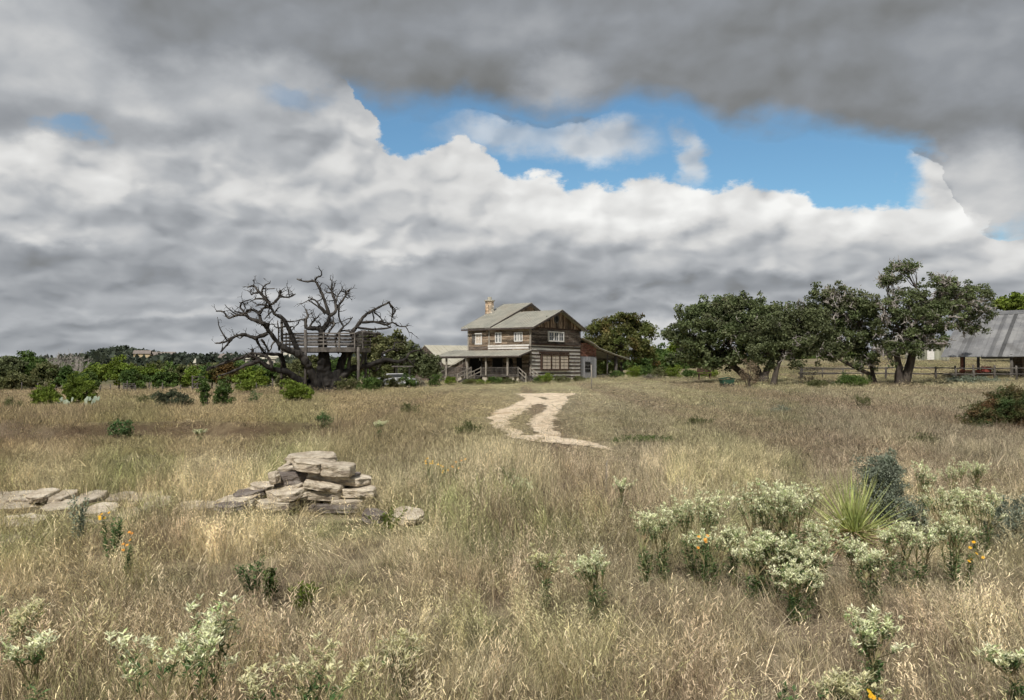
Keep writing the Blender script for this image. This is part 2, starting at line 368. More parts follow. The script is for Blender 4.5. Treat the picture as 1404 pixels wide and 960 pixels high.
    def vor(off, scale, det):
        m = N(t, 'ShaderNodeVectorMath', operation='ADD'); L(qa.outputs[0], m.inputs[0]); m.inputs[1].default_value = off
        v = N(t, 'ShaderNodeTexVoronoi', feature='SMOOTH_F1', voronoi_dimensions='2D', ins={'Scale': scale, 'Detail': det, 'Roughness': .55, 'Smoothness': .75}); L(m.outputs[0], v.inputs['Vector']); return v.outputs['Distance']
    vA = vor((0, 0, 0), 2.4, 1.5)
    rel = math_(t, 'SUBTRACT', vor((.06, -.1, 0), 2.4, 1.5), vA)
    rel2 = math_(t, 'SUBTRACT', nz((0, 0, 0), 1.9, 5), nz((.07, -.1, 0), 1.9, 5))
    lowf = nz((2, 7, 1), 1.3, 4)
    isbank = math_(t, 'MULTIPLY', bank, math_(t, 'SUBTRACT', 1.0, deck))
    mixd = N(t, 'ShaderNodeMix', data_type='FLOAT'); L(math_(t, 'MAXIMUM', ramp(t, deck, 0, 1, 0, 1), math_(t, 'MULTIPLY', ramp(t, deck, 0, .06, 0, 1), math_(t, 'SUBTRACT', 1.0, bank))), mixd.inputs[0]); L(bk, mixd.inputs[2]); L(dk, mixd.inputs[3])
    B = mixd.outputs[0]
    det = math_(t, 'ADD', math_(t, 'MULTIPLY', rel, math_(t, 'MULTIPLY_ADD', deck, -.4, .56)), math_(t, 'MULTIPLY', rel2, .62))
    det = math_(t, 'ADD', det, math_(t, 'MULTIPLY', math_(t, 'SUBTRACT', lowf, .5), .45))
    B = math_(t, 'MULTIPLY', B, math_(t, 'ADD', 1.0, det))
    # colour: cool in the shaded parts, neutral-warm in the lit
    cr = N(t, 'ShaderNodeValToRGB'); L(B, cr.inputs[0]); e = cr.color_ramp.elements
    e[0].position = 0; e[0].color = (.02, .021, .023, 1); e[1].position = 1; e[1].color = (.93, .93, .91, 1)
    for p, c in ((.2, (.196,.202,.203)), (.3, (.285,.302,.325)), (.45, (.45,.467,.487)), (.62, (.68,.68,.672))):
        n_ = e.new(p); n_.color = (*c, 1)
    sky = N(t, 'ShaderNodeTexSky', sky_type='NISHITA', sun_disc=False, sun_elevation=SUN_EL, sun_rotation=math.atan2(SUN_AZ.x, SUN_AZ.y))
    sky.air_density = 1.0; sky.dust_density = .6; sky.ozone_density = 1.6
    b1 = N(t, 'ShaderNodeBackground', ins={'Strength': .1}); L(mix(t, sky.outputs[0], (.80,1.08,1.14), 1.0, 'MULTIPLY'), b1.inputs[0])
    b2 = N(t, 'ShaderNodeBackground', ins={'Strength': 1.0}); L(cr.outputs[0], b2.inputs[0])
    ms = N(t, 'ShaderNodeMixShader'); L(cov, ms.inputs[0]); L(b1.outputs[0], ms.inputs[1]); L(b2.outputs[0], ms.inputs[2])
    o = N(t, 'ShaderNodeOutputWorld'); L(ms.outputs[0], o.inputs[0])
    w.cycles.sampling_method = 'MANUAL'; w.cycles.sample_map_resolution = 512
build_world()
sl = bpy.data.lights.new('sun', 'SUN'); sl.energy = 4.0; sl.angle = R(.7); sl.color = (1, .94, .86)
so = bpy.data.objects.new('sun', sl); COL.objects.link(so)
sd = Vector((SUN_AZ.x*math.cos(SUN_EL), SUN_AZ.y*math.cos(SUN_EL), math.sin(SUN_EL)))
so.rotation_euler = sd.to_track_quat('Z', 'Y').to_euler()

# ------------------------------------------------------------------ ground colour zones (real colour of soil and grass)
ZN = [  # px, py, sx, sy, colour
 (100,880,300,90,(.36,.29,.19)),(450,850,220,90,(.38,.30,.21)),(700,930,300,60,(.36,.29,.2)),(1000,900,260,80,(.38,.31,.22)),(1300,900,200,80,(.36,.31,.22)),
 (640,800,160,50,(.30,.27,.17)),(250,760,160,50,(.50,.41,.25)),(60,770,110,60,(.42,.34,.17)),(90,720,120,30,(.30,.26,.12)),(450,740,140,40,(.37,.31,.21)),(300,725,90,24,(.50,.43,.26)),
 (620,720,90,40,(.26,.25,.14)),(800,740,200,50,(.36,.31,.215)),(1050,760,160,60,(.33,.29,.2)),(1300,760,120,60,(.34,.30,.2)),
 (300,650,260,30,(.28,.245,.125)),(120,640,160,20,(.26,.22,.12)),(560,640,120,40,(.27,.24,.15)),(800,660,200,40,(.32,.265,.20)),(1000,640,180,40,(.30,.25,.185)),(1250,620,160,40,(.31,.265,.2)),
 (100,617,130,8,(.33,.215,.135)),(350,612,180,12,(.25,.19,.11)),(150,600,220,7,(.22,.16,.10)),(450,600,180,16,(.28,.23,.12)),(600,600,90,20,(.28,.23,.145)),
 (80,570,220,16,(.33,.255,.145)),(300,575,200,16,(.32,.25,.14)),(500,565,120,16,(.31,.24,.14)),(600,560,80,20,(.30,.24,.14)),(650,590,40,20,(.24,.225,.12)),
 (900,600,150,18,(.25,.22,.155)),(840,585,40,14,(.23,.22,.12)),(1000,575,180,20,(.28,.24,.18)),(1250,570,180,20,(.28,.245,.18)),(900,560,120,12,(.27,.24,.16)),
 (850,545,130,8,(.31,.28,.19)),(1150,545,220,10,(.33,.29,.20)),(750,531,120,6,(.43,.40,.23)),(1000,528,150,6,(.40,.36,.22)),
 (150,545,200,7,(.33,.255,.16)),(400,545,160,7,(.32,.25,.15)),(600,538,60,5,(.33,.29,.17)),(1250,500,200,14,(.30,.27,.15)),(1100,512,90,10,(.29,.26,.14))]
def zone(x, y):
    px, py = topx(x, y)
    w = np.full(px.shape, 1e-4); c = np.zeros(px.shape+(3,))+np.array((.34,.28,.19))*1e-4
    for (a, b, sx_, sy_, cc) in ZN:
        k = np.exp(-(((px-a)/sx_)**2+((py-b)/sy_)**2)*.5)
        k = k/(sx_*sy_)**.35
        w += k; c += k[..., None]*np.array(cc)
    c = c/w[..., None]
    sc_ = np.clip(12/np.maximum(y, 12), .2, 1)
    n = fbm(np.asarray(x)*.7*sc_, np.asarray(y)*.7*sc_, 21, 4)
    g = (sstep(.50, .60, n)*(.75-.35*sstep(12, 22, y)))[..., None]; c = c*(1-g)+np.array((.20,.215,.085))*g
    n = fbm(np.asarray(x)*.5*sc_+40, np.asarray(y)*.6*sc_, 91, 4)
    c = c*(.62+.8*n)[..., None]
    n = fbm(np.asarray(x)*1.1*sc_, np.asarray(y)*1.1*sc_+9, 131, 3)
    g = (sstep(.56, .68, n)*(.6-.45*sstep(10, 25, y)))[..., None]; c = c*(1-g)+np.array((.56,.47,.31))*g
    n2 = fbm(np.asarray(x)*.8, np.asarray(y)*.8*np.clip(12/np.maximum(y, 12), .15, 1), 51, 4)
    g = sstep(.53, .64, n2)[..., None]*.65; c = c*(1-g)+np.array((.235,.165,.125))*g
    c = c*np.array((1.02,1.02,.93)); gr = c.mean(-1, keepdims=True); c = c*.82+gr*.17*np.array((1.02, 1.0, .96))
    return c

def inpoly(px, py, poly):
    r = np.zeros(px.shape, bool); n = len(poly); j = n-1
    for i in range(n):
        xi, yi = poly[i]; xj, yj = poly[j]
        cnd = ((yi > py) != (yj > py)) & (px < (xj-xi)*(py-yi)/(yj-yi+1e-12)+xi); r ^= cnd; j = i
    return r
PATH = [(706,540.2),(785,539.2),(789,541),(777,545),(779,551),(771,558),(764,566),(757,576),(757,586),(762,594),(770,599),(790,604),(815,609),(842,615),(838,619),(800,613),(765,607),(735,606),(710,604),(699,599),(684,592),(674,585),(670,577),(673,569),(685,562),(700,557),(716,549),(718,545)]
ISL = [(730,555),(743,553),(749,558),(739,567),(729,575),(724,582),(731,592),(729,597),(715,596),(705,588),(700,579),(706,572),(717,566),(724,561)]
ISL2 = [(738,545),(748,545),(752,548),(744,549)]
def onpath(x, y, j=1.0):
    px, py = topx(x, y)
    s = np.clip((py-HZ)/60, .25, 2.)
    hf = (fbm(np.asarray(x)*6, np.asarray(y)*4, 15, 2)-.5)
    px = px+hf*10*s*j+(fbm(np.asarray(x)*1.3, np.asarray(y)*.7, 5, 4)-.5)*14*s*j; py = py+(fbm(np.asarray(x)*1.1, np.asarray(y)*.6, 8, 4)-.5)*5*s*j
    return inpoly(px, py, PATH) & ~inpoly(px, py, ISL) & ~inpoly(px, py, ISL2)

def grid(a): return np.array(a, float)
def build_ground():
    ys = np.concatenate([np.array([-400,-200,-100,-50,-25,-12,-6,-3]), np.arange(-1, 60, .3), np.arange(60, 150, 1.5), 150*1.12**np.arange(0, 32)])
    xp = np.concatenate([np.arange(0, 22, .3), np.arange(22, 80, 1.2), 80*1.15**np.arange(0, 30)])
    xs = np.concatenate([-xp[:0:-1], xp])
    XX, YY = np.meshgrid(xs, ys); ZZ = terr(XX.ravel(), YY.ravel()).reshape(XX.shape)
    ny, nx = XX.shape; V = np.stack([XX.ravel(), YY.ravel(), ZZ.ravel()], 1)
    i = np.arange(ny-1)[:, None]*nx+np.arange(nx-1)[None, :]
    Fq = np.stack([i, i+1, i+1+nx, i+nx], -1).reshape(-1, 4)
    m = bpy.data.materials.new('meadow_soil'); t = nt(m); L = t.links.new
    tc = N(t, 'ShaderNodeTexCoord'); a = N(t, 'ShaderNodeAttribute', attribute_name='zc')
    n = noise_(t, tc.outputs['Object'], 2.2, 8, .7); n2 = noise_(t, tc.outputs['Object'], .35, 6, .6)
    c = mix(t, a.outputs['Color'], (.10,.075,.05), ramp(t, n, .42, .62, 0, .75)); c = mix(t, c, (.42,.36,.25), ramp(t, n2, .52, .7, 0, .35))
    b = N(t, 'ShaderNodeBsdfPrincipled'); L(c, b.inputs['Base Color']); b.inputs['Roughness'].default_value = .95; b.inputs['Specular IOR Level'].default_value = .1
    bm = N(t, 'ShaderNodeBump', ins={'Strength': .9, 'Distance': .12}); L(noise_(t, tc.outputs['Object'], 7, 6, .7), bm.inputs['Height']); L(bm.outputs[0], b.inputs['Normal'])
    o = N(t, 'ShaderNodeOutputMaterial'); L(b.outputs[0], o.inputs[0])
    ob = npmesh('ground', V, Fq, m, smooth=True); tag(ob, kind='structure')
    zc = zone(V[:, 0], V[:, 1]); far = sstep(150, 260, V[:, 1])[:, None]; zc = zc*(1-far)+np.array((.10,.12,.06))*far
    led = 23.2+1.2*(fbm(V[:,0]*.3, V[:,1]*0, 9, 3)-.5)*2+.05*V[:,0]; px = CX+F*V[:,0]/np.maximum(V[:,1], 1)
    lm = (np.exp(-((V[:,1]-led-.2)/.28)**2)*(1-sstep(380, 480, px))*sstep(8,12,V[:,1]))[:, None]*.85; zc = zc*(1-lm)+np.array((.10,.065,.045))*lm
    at_ = ob.data.attributes.new('zc', 'FLOAT_COLOR', 'POINT'); at_.data.foreach_set('color', np.concatenate([zc, np.ones((len(zc), 1))], 1).astype('f').ravel())
    # caliche track
    Yl = 17*1.0045**np.arange(0, 300); Yl = Yl[Yl < 62]; ul = np.arange(-.04, .15, .0011)
    UU, YY = np.meshgrid(ul, Yl); XX = UU*YY; ZZ = terr(XX.ravel(), YY.ravel()).reshape(XX.shape)+.025
    V = np.stack([XX.ravel(), YY.ravel(), ZZ.ravel()], 1); ny, nx = XX.shape
    i = np.arange(ny-1)[:, None]*nx+np.arange(nx-1)[None, :]; Fq = np.stack([i, i+1, i+1+nx, i+nx], -1).reshape(-1, 4)
    cen = V[Fq].mean(1); Fq = Fq[onpath(cen[:, 0], cen[:, 1])]
    us = np.unique(Fq); rm = np.zeros(len(V), int); rm[us] = np.arange(len(us))
    M['caliche'] = pm('caliche', (.66,.54,.39), (.82,.71,.56), (.52,.40,.27), scale=2.2, tint=0.001, bump=1, bscale=9, spec=.1, rough=.95)
    ob = npmesh('track', V[us], rm[Fq], M['caliche'], smooth=True, tint=np.full(len(Fq), .5)); tag(ob, kind='structure')
build_ground()

# ------------------------------------------------------------------ grass
def grassmat():
    m = bpy.data.materials.new('grass_blade'); t = nt(m); L = t.links.new
    a = N(t, 'ShaderNodeAttribute', attribute_name='col', attribute_type='INSTANCER'); v = N(t, 'ShaderNodeAttribute', attribute_name='tint')
    k = math_(t, 'MULTIPLY_ADD', math_(t, 'POWER', v.outputs['Fac'], 2.2), 3.0, .5)
    s = N(t, 'ShaderNodeVectorMath', operation='SCALE'); L(a.outputs['Color'], s.inputs[0]); L(k, s.inputs['Scale'])
    hs = mix(t, s.outputs[0], (.22,.24,.10), math_(t, 'MULTIPLY', ramp(t, math_(t, 'FRACT', math_(t, 'MULTIPLY', v.outputs['Fac'], 7.31)), .78, .9), .4))
    b = N(t, 'ShaderNodeBsdfPrincipled'); L(hs, b.inputs['Base Color']); b.inputs['Roughness'].default_value = .7; b.inputs['Specular IOR Level'].default_value = .15
    tr = N(t, 'ShaderNodeBsdfTranslucent'); L(hs, tr.inputs[0]); ms = N(t, 'ShaderNodeMixShader'); ms.inputs[0].default_value = .3
    L(b.outputs[0], ms.inputs[1]); L(tr.outputs[0], ms.inputs[2]); o = N(t, 'ShaderNodeOutputMaterial'); L(ms.outputs[0], o.inputs[0])
    return m
GM = grassmat()
def tuft(name, nb, rad, h, w, curl, seed, head=0, seg=3, lean=.25):
    r = np.random.default_rng(seed); V = []; Fs = []; T = []
    for i in range(nb):
        a = r.uniform(0, 2*PI); d = rad*math.sqrt(r.uniform()); bx, by = math.cos(a)*d, math.sin(a)*d
        hh = h*r.uniform(.45, 1.12); la = r.uniform(0, 2*PI); l0 = abs(r.normal(0, lean)); cu = curl*r.uniform(.3, 1.4)
        dx, dy = math.cos(la), math.sin(la); wa = r.uniform(0, PI); wx, wy = math.cos(wa), math.sin(wa); ww = w*r.uniform(.6, 1.4)
        n0 = len(V); tt = r.uniform()
        for s in range(seg+1):
            f = s/seg; off = hh*(l0*f+cu*f*f); z = hh*f*(1-.3*cu*f); x = bx+dx*off; y = by+dy*off
            k = ww*(1-.85*f)*.5
            V.append((x-wx*k, y-wy*k, z)); V.append((x+wx*k, y+wy*k, z))
        for s in range(seg): b = n0+2*s; Fs.append((b, b+1, b+3, b+2)); T.append(tt)
        if head and r.uniform() < head:     # seed head: short side spikelets
            for q in range(5):
                f = 1-.07*q; off = hh*(l0*f+cu*f*f); z = hh*f*(1-.3*cu*f); x = bx+dx*off; y = by+dy*off; b = len(V)
                aa = r.uniform(0, 2*PI); ex, ey = math.cos(aa)*.022, math.sin(aa)*.022
                V += [(x-.0015, y, z), (x+.0015, y, z), (x+ex+.002, y+ey, z+.025), (x+ex-.002, y+ey, z+.025)]
                Fs.append((b, b+1, b+2, b+3)); T.append(min(1, tt+.25))
    return npmesh_data(name, np.array(V), np.array(Fs), GM, np.array(T))
def npmesh_data(name, V, Fq, mat, tint):
    me = bpy.data.meshes.new(name); me.vertices.add(len(V)); me.vertices.foreach_set('co', V.astype('f').ravel())
    me.loops.add(Fq.size); me.loops.foreach_set('vertex_index', Fq.ravel().astype('i'))
    me.polygons.add(len(Fq)); me.polygons.foreach_set('loop_start', np.arange(0, Fq.size, 4, dtype='i')); me.polygons.foreach_set('loop_total', np.full(len(Fq), 4, 'i'))
    a = me.attributes.new('tint', 'FLOAT', 'FACE'); a.data.foreach_set('value', tint.astype('f')); me.materials.append(mat); me.update(calc_edges=True)
    return me
TC = bpy.data.collections.new('tufts')
def addt(i, *a, **k):
    nm = 'tuft_%02d' % i; TC.objects.link(bpy.data.objects.new(nm, tuft(nm, *a, **k)))
addt(0, 74, .15, .56, .0026, .14, 1, head=.25, lean=.16)
addt(1, 74, .20, .44, .0029, .3, 2, head=.12, lean=.3)
addt(2, 44, .22, .66, .0021, .12, 3, head=.45, lean=.2)
addt(3, 96, .11, .32, .0036, .55, 4)
addt(4, 84, .25, .34, .0028, .35, 5, lean=.6)
addt(5, 40, .20, .56, .0022, .25, 6, head=.4, lean=.4)
addt(6, 90, .40, .38, .0070, .3, 7, lean=.2)
addt(7, 90, .45, .30, .0080, .45, 8, lean=.4)
addt(8, 80, .40, .48, .0060, .2, 9, lean=.2)
addt(12, 80, .10, .52, .0026, .1, 21, head=.5, lean=.1)
addt(13, 70, .2, .16, .010, .9, 22, lean=.7)
addt(9, 100, .9, .34, .018, .4, 10, seg=2)
addt(10, 110, 1.0, .28, .024, .5, 11, seg=2)
addt(11, 100, .9, .40, .016, .2, 12, seg=2)
PLANT_CLEAR = []; STONE_CLEAR = []   # (x, y, r) where grass keeps low
def scatter(name, P, idx, scl, col):
    n = len(P); me = bpy.data.meshes.new(name); me.vertices.add(n); me.vertices.foreach_set('co', P.astype('f').ravel())
    a = me.attributes.new('idx', 'INT', 'POINT'); a.data.foreach_set('value', idx.astype('i'))
    a = me.attributes.new('scl', 'FLOAT_VECTOR', 'POINT'); a.data.foreach_set('vector', scl.astype('f').ravel())
    rot = np.stack([rng.normal(0, .24, n), rng.normal(0, .24, n), rng.uniform(0, 2*PI, n)], 1)
    a = me.attributes.new('rot', 'FLOAT_VECTOR', 'POINT'); a.data.foreach_set('vector', rot.astype('f').ravel())
    a = me.attributes.new('col', 'FLOAT_COLOR', 'POINT'); a.data.foreach_set('color', np.concatenate([col, np.ones((n, 1))], 1).astype('f').ravel())
    me.materials.append(GM)
    o = bpy.data.objects.new(name, me); COL.objects.link(o)
    g = bpy.data.node_groups.new(name, 'GeometryNodeTree')
    g.interface.new_socket('Geometry', in_out='INPUT', socket_type='NodeSocketGeometry'); g.interface.new_socket('Geometry', in_out='OUTPUT', socket_type='NodeSocketGeometry')
    gi = g.nodes.new('NodeGroupInput'); go = g.nodes.new('NodeGroupOutput'); ip = g.nodes.new('GeometryNodeInstanceOnPoints')
    ci = g.nodes.new('GeometryNodeCollectionInfo'); ci.inputs['Collection'].default_value = TC; ci.inputs['Separate Children'].default_value = True; ci.inputs['Reset Children'].default_value = True
    def na(nm, ty): q = g.nodes.new('GeometryNodeInputNamedAttribute'); q.data_type = ty; q.inputs['Name'].default_value = nm; return q.outputs['Attribute']
    L = g.links.new; L(gi.outputs[0], ip.inputs['Points']); L(ci.outputs[0], ip.inputs['Instance']); ip.inputs['Pick Instance'].default_value = True
    L(na('idx', 'INT'), ip.inputs['Instance Index']); L(na('rot', 'FLOAT_VECTOR'), ip.inputs['Rotation']); L(na('scl', 'FLOAT_VECTOR'), ip.inputs['Scale'])
    L(ip.outputs[0], go.inputs[0]); md = o.modifiers.new('scatter', 'NODES'); md.node_group = g
    return o
def grass():
    PP = []; II = []; SS = []; CC = []
    for (y0, y1, dens, kinds, smin, smax) in [(1.2, 9, 62, ((3,4,13,1),(1,5,4,0),(2,12,0,5)), .7, 1.15), (9, 19, 34, ((7,4,3,13),(1,5,6,4),(12,2,8,0)), .75, 1.2), (19, 36, 17, ((7,6),(6,7,8),(8,6)), .7, 1.25), (36, 62, 6.0, ((10,9),(9,10,11),(11,9)), .45, .8), (62, 125, 2.4, ((10,),(9,10),(11,9)), .7, 1.1)]:
        um = .80 if y0 < 60 else .72
        hw = lambda y: um*y+2.0
        n = int(dens*(um*(y1**2-y0**2)+4*(y1-y0))*1.0)
        y = np.sqrt(rng.uniform(y0**2, y1**2, n)) if y0 > 5 else rng.uniform(y0, y1, n)
        x = rng.uniform(-1, 1, n)*hw(y)
        if y0 < 5: k = rng.uniform(0, 1, n) < (hw(y)/hw(y1)); x = x[k]; y = y[k]; n = len(x)
        px, py = topx(x, y)
        keep = ~(onpath(x, y) & (onpath(x+.35, y+.5, 1.0) | (rng.uniform(0, 1, n) < .6)))
        # lawn before the house, gaps
        hgt = np.ones(n)
        hgt *= 1-.62*sstep(12, 26, y)*np.exp(-((px-745)/120.)**2)     # low beside the track
        hgt *= 1-.35*sstep(12, 22, y)
        hgt *= 1-.75*sstep(58, 66, y)*sstep(540, 640, px)*(1-sstep(900, 1000, px))
        hgt *= 1-.35*sstep(60, 80, y)
        led = 23.2+1.2*(fbm(x*.3, y*0, 9, 3)-.5)*2+.05*x; dl = y-led
        hgt *= 1-.5*sstep(-2.2, -1.4, dl)*(1-sstep(.1, .5, dl))*(1-sstep(380, 480, px)); keep &= ~((dl > .0) & (dl < .42) & (px < 430) & (rng.uniform(0, 1, n) < .6))
        nearp = np.zeros(n, bool)
        for dx, dy in ((.5, .8), (-.5, .8), (0, 2), (0, 3.5)):
            nearp |= onpath(x+dx, y+dy)
        hgt[nearp] *= .5
        for (sx_, sy_, r_) in STONE_CLEAR:
            # keep low on and just before each stone
            d = np.hypot(x-sx_, (y-sy_+.25)*.7)/r_; hgt *= 1-(.72 if r_ > .41 else .5)*np.exp(-(d*1.05)**4)
            keep &= ~(np.hypot(x-sx_, y-sy_) < r_*.55)
        cf = np.ones(n)
        for (sx_, sy_, r_) in PLANT_CLEAR:
            d = np.hypot(x-sx_, (y-sy_+.7)*.45)/r_; cf = np.minimum(cf, 1-(.6 if r_ > .5 else .12)*np.exp(-(d*1.0)**4))
        hgt *= cf
        # tall/short patchiness
        pn = fbm(x*.5, y*.5*np.clip(10/np.maximum(y, 10), .2, 1), 33, 4); hgt *= (.28+1.0*pn)*rng.uniform(.7, 1.25, n)
        keep &= rng.uniform(0, 1, n) < np.clip(-.25+2.3*fbm(x*.9, y*.9, 77, 3), .12, 1)
        c = zone(x, y)*rng.uniform(.72, 1.32, (n, 1))
        pal = np.array([(.52,.44,.30),(.56,.50,.38),(.30,.22,.17),(.20,.22,.10),(.42,.33,.19),(.38,.34,.26),(.24,.27,.10)])
        pk = pal[rng.integers(0, len(pal), n)]; f = rng.uniform(0, .5, (n, 1))*np.where(y < 16, 1, .35)[:, None]; c = c*(1-f)+pk*f
        sp = fbm(x*.75, y*.75*np.clip(14/np.maximum(y, 14), .25, 1), 171, 4)+rng.normal(0, .05, n); idx = np.where(sp < .46, rng.choice(kinds[0], n), np.where(sp < .57, rng.choice(kinds[1], n), rng.choice(kinds[2], n))); s = rng.uniform(smin, smax, n)
        z = terr(x, y)-.015
        P = np.stack([x, y, z], 1); S = np.stack([s, s, s*hgt], 1)
        PP.append(P[keep]); II.append(idx[keep]); SS.append(S[keep]); CC.append(c[keep])
    P = np.concatenate(PP)
    o = scatter('meadow_grass', P, np.concatenate(II), np.concatenate(SS), np.concatenate(CC))
    tag(o, 'dry straw coloured meadow grass covering the field', 'grass', kind='stuff'); print('grass', len(P))
# ------------------------------------------------------------------ stones
def stone(name, label, px0, py0, px1, py1, Y, depth=.45, mat='stone', rx=0, ry=0, rz=0, group=None, seed=0, clear=False):
    """slab whose front face covers the given rectangle of the view at distance Y"""
    a = at(px0, py1, Y); b = at(px1, py0, Y); c = (a+b)/2; w = b.x-a.x; h = b.z-a.z
    h *= .68 if h < .25 else .8; r = np.random.default_rng(abs(seed+int(px0*7+py0*3))); mb = MB(); so_ = Vector((r.uniform(-50, 50), r.uniform(-50, 50), r.uniform(-50, 50)))
    m = int(r.integers(6, 9)); ang = np.sort((np.arange(m)+r.uniform(-.3, .3, m))*2*PI/m); cor = []
    for a_ in ang:
        ca, sa = math.cos(a_), math.sin(a_); q = 1/max(abs(ca), abs(sa))**.8; q *= r.uniform(.86, 1.05); cor.append(Vector((ca*q*w/2, sa*q*depth/2, 0)))
    ol = []
    for i in range(m):
        a_, b_ = cor[i], cor[(i+1) % m]
        for k in range(6): ol.append(a_.lerp(b_, (k+.5)/6) if k not in (0, 5) else a_.lerp(b_, (.3 if k == 0 else 5.7)/6))
    n = len(ol); nl = 6; lay = [r.uniform(-.02, .02) for _ in range(nl+1)]
    rings = [(0.55, -1), (.93, -1)]+[(1+lay[k]*(1 if k % 2 else -1), -1+2*(k+.5)/(nl+1)) for k in range(nl+1)]+[(.94, 1), (.55, 1)]
    for (sc_, zz) in rings:
        for p in ol:
            q = Vector((p.x*sc_, p.y*sc_, zz*h/2)); rad = Vector((p.x, p.y, 0)).normalized()
            nn = mnoise.noise(q*7+so_)*.03+mnoise.noise(q*24+so_)*.014+mnoise.noise(Vector((q.x*3, q.y*3, q.z*38))+so_)*.012
            q += rad*nn*(1 if abs(zz) < 1 else .5)+Vector((0, 0, (1 if zz > 0 else -1)*(mnoise.noise(Vector((q.x*4, q.y*4, 1))+so_)*.014+mnoise.noise(q*14+so_)*.007)*(1 if abs(zz) > .8 else .2)))
            mb.v.append(tuple(q))
    for k in range(len(rings)-1):
        for i in range(n): a_ = k*n+i; b_ = k*n+(i+1) % n; mb.face(a_, b_, b_+n, a_+n)
    for (k, fl) in ((0, True), (len(rings)-1, False)):
        mb.v.append((0, 0, (-1 if fl else 1)*h/2)); cc = len(mb.v)-1
        for i in range(n):
            a_ = k*n+i; b_ = k*n+(i+1) % n
            mb.face(cc, b_, a_) if fl else mb.face(cc, a_, b_)
    tn = r.uniform(.25, .8); mb.t = [tn]*len(mb.f)
    o = mb.build(name, M[mat]); o.location = (c.x, Y+depth*.4, c.z)
    o.rotation_euler = (R(rx), R(ry), R(rz)); tag(o, label, 'stone', group, 'thing')
    if clear: STONE_CLEAR.append((c.x, Y+depth*.1, min(.4, w*.42+.08)))
    return o
def zs(x0, y0, x1, y1): return 260+x0/4.68, 600+y0/4.68, 260+x1/4.68, 600+y1/4.68
G = 'limestone slabs of the stacked pile'
def build_stones():
    S = [  # zoom rect, Y, depth, mat, rx, ry, rz, label
     ((610,102,925,172), 11.45, .5, 'stone', 4, -1, 8, 'flat pale slab at the back of the very top of the stone pile'),
     ((632,140,860,238), 11.05, .5, 'stone', 0, 6, -6, 'thick cream slab on top of the pile, left of the orange-stained one'),
     ((835,160,1052,268), 11.0, .45, 'stone', 2, 3, 5, 'orange-stained end slab overhanging at the top right of the pile'),
     ((488,212,562,318), 11.0, .3, 'stone', 0, -12, 10, 'small upright cream block on the left shoulder of the pile'),
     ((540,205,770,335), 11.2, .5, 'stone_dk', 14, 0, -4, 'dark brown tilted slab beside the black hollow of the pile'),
     ((715,236,1165,318), 11.15, .55, 'stone', 0, 6, 2, 'longest slab, jutting out to the right below the pile top'),
     ((705,280,965,352), 10.95, .45, 'stone', 2, 9, -3, 'pale sloping slab right of the black hollow'),
     ((950,322,1178,402), 11.0, .55, 'stone', 0, -1, 4, 'warm tan slab at the right edge of the pile, second from the long one'),
     ((375,296,530,348), 11.3, .35, 'stone', 3, 5, 0, 'thin grey slab sticking out to the left of the small cream block'),
     ((455,335,765,412), 10.8, .5, 'stone', 5, -6, 6, 'broad grey slab under the black hollow'),
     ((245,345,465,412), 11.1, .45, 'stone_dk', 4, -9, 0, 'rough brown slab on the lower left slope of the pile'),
     ((135,388,400,485), 10.8, .6, 'stone', 4, -5, -8, 'pale slab forming the low left foot of the pile'),
     ((395,400,700,478), 10.75, .5, 'stone', 2, 2, 5, 'low cream slab at the front foot of the pile'),
     ((700,335,1000,420), 11.0, .5, 'stone', 0, 3, 0, 'wide buff slab in the middle of the pile front'),
     ((880,395,1115,450), 10.95, .5, 'stone', 0, -2, 6, 'reddish thin slab low on the right of the pile'),
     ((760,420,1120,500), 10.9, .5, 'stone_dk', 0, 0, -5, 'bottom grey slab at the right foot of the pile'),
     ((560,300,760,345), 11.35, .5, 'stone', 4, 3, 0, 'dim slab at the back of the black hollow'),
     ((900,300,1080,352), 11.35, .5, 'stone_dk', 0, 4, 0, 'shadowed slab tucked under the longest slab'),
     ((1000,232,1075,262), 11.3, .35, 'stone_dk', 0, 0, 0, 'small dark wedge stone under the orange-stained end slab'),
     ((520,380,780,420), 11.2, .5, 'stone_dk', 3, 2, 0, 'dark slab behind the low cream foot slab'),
     ((590,128,830,150), 11.6, .4, 'stone', 3, -2, 0, 'thin grey slab under the flat back top slab'),
     ((560,180,700,214), 11.35, .4, 'stone', 5, -6, 0, 'thin slab resting on the dark tilted slab'),
     ((300,330,420,362), 11.5, .35, 'stone', 3, -8, 0, 'thin flake of stone on the left slope of the pile'),
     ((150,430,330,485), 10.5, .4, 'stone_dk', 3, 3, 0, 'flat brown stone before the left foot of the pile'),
     ((30,430,160,480), 11.2, .4, 'stone', 3, 2, 0, 'pale flat stone in the grass just left of the pile'),
     ((640,300,720,342), 11.05, .3, 'stone', 0, -25, 10, 'small broken stone wedged in the black hollow'),
     ((1040,360,1130,392), 10.95, .3, 'stone', 0, 8, 0, 'small tan chip stone at the right edge of the pile'),
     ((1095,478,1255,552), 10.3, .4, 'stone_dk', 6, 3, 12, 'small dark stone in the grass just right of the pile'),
     ((1280,488,1500,556), 10.1, .5, 'stone', 8, 5, -4, 'flat grey slab lying alone in the grass right of the pile')]
    for (zr, Y, dp, mt, rx, ry, rz, lb) in S:
        stone('limestone_rock', lb, *zs(*zr), Y, dp, mt, rx, ry, rz, G)
    G2 = 'low row of limestone slabs in the grass on the left'
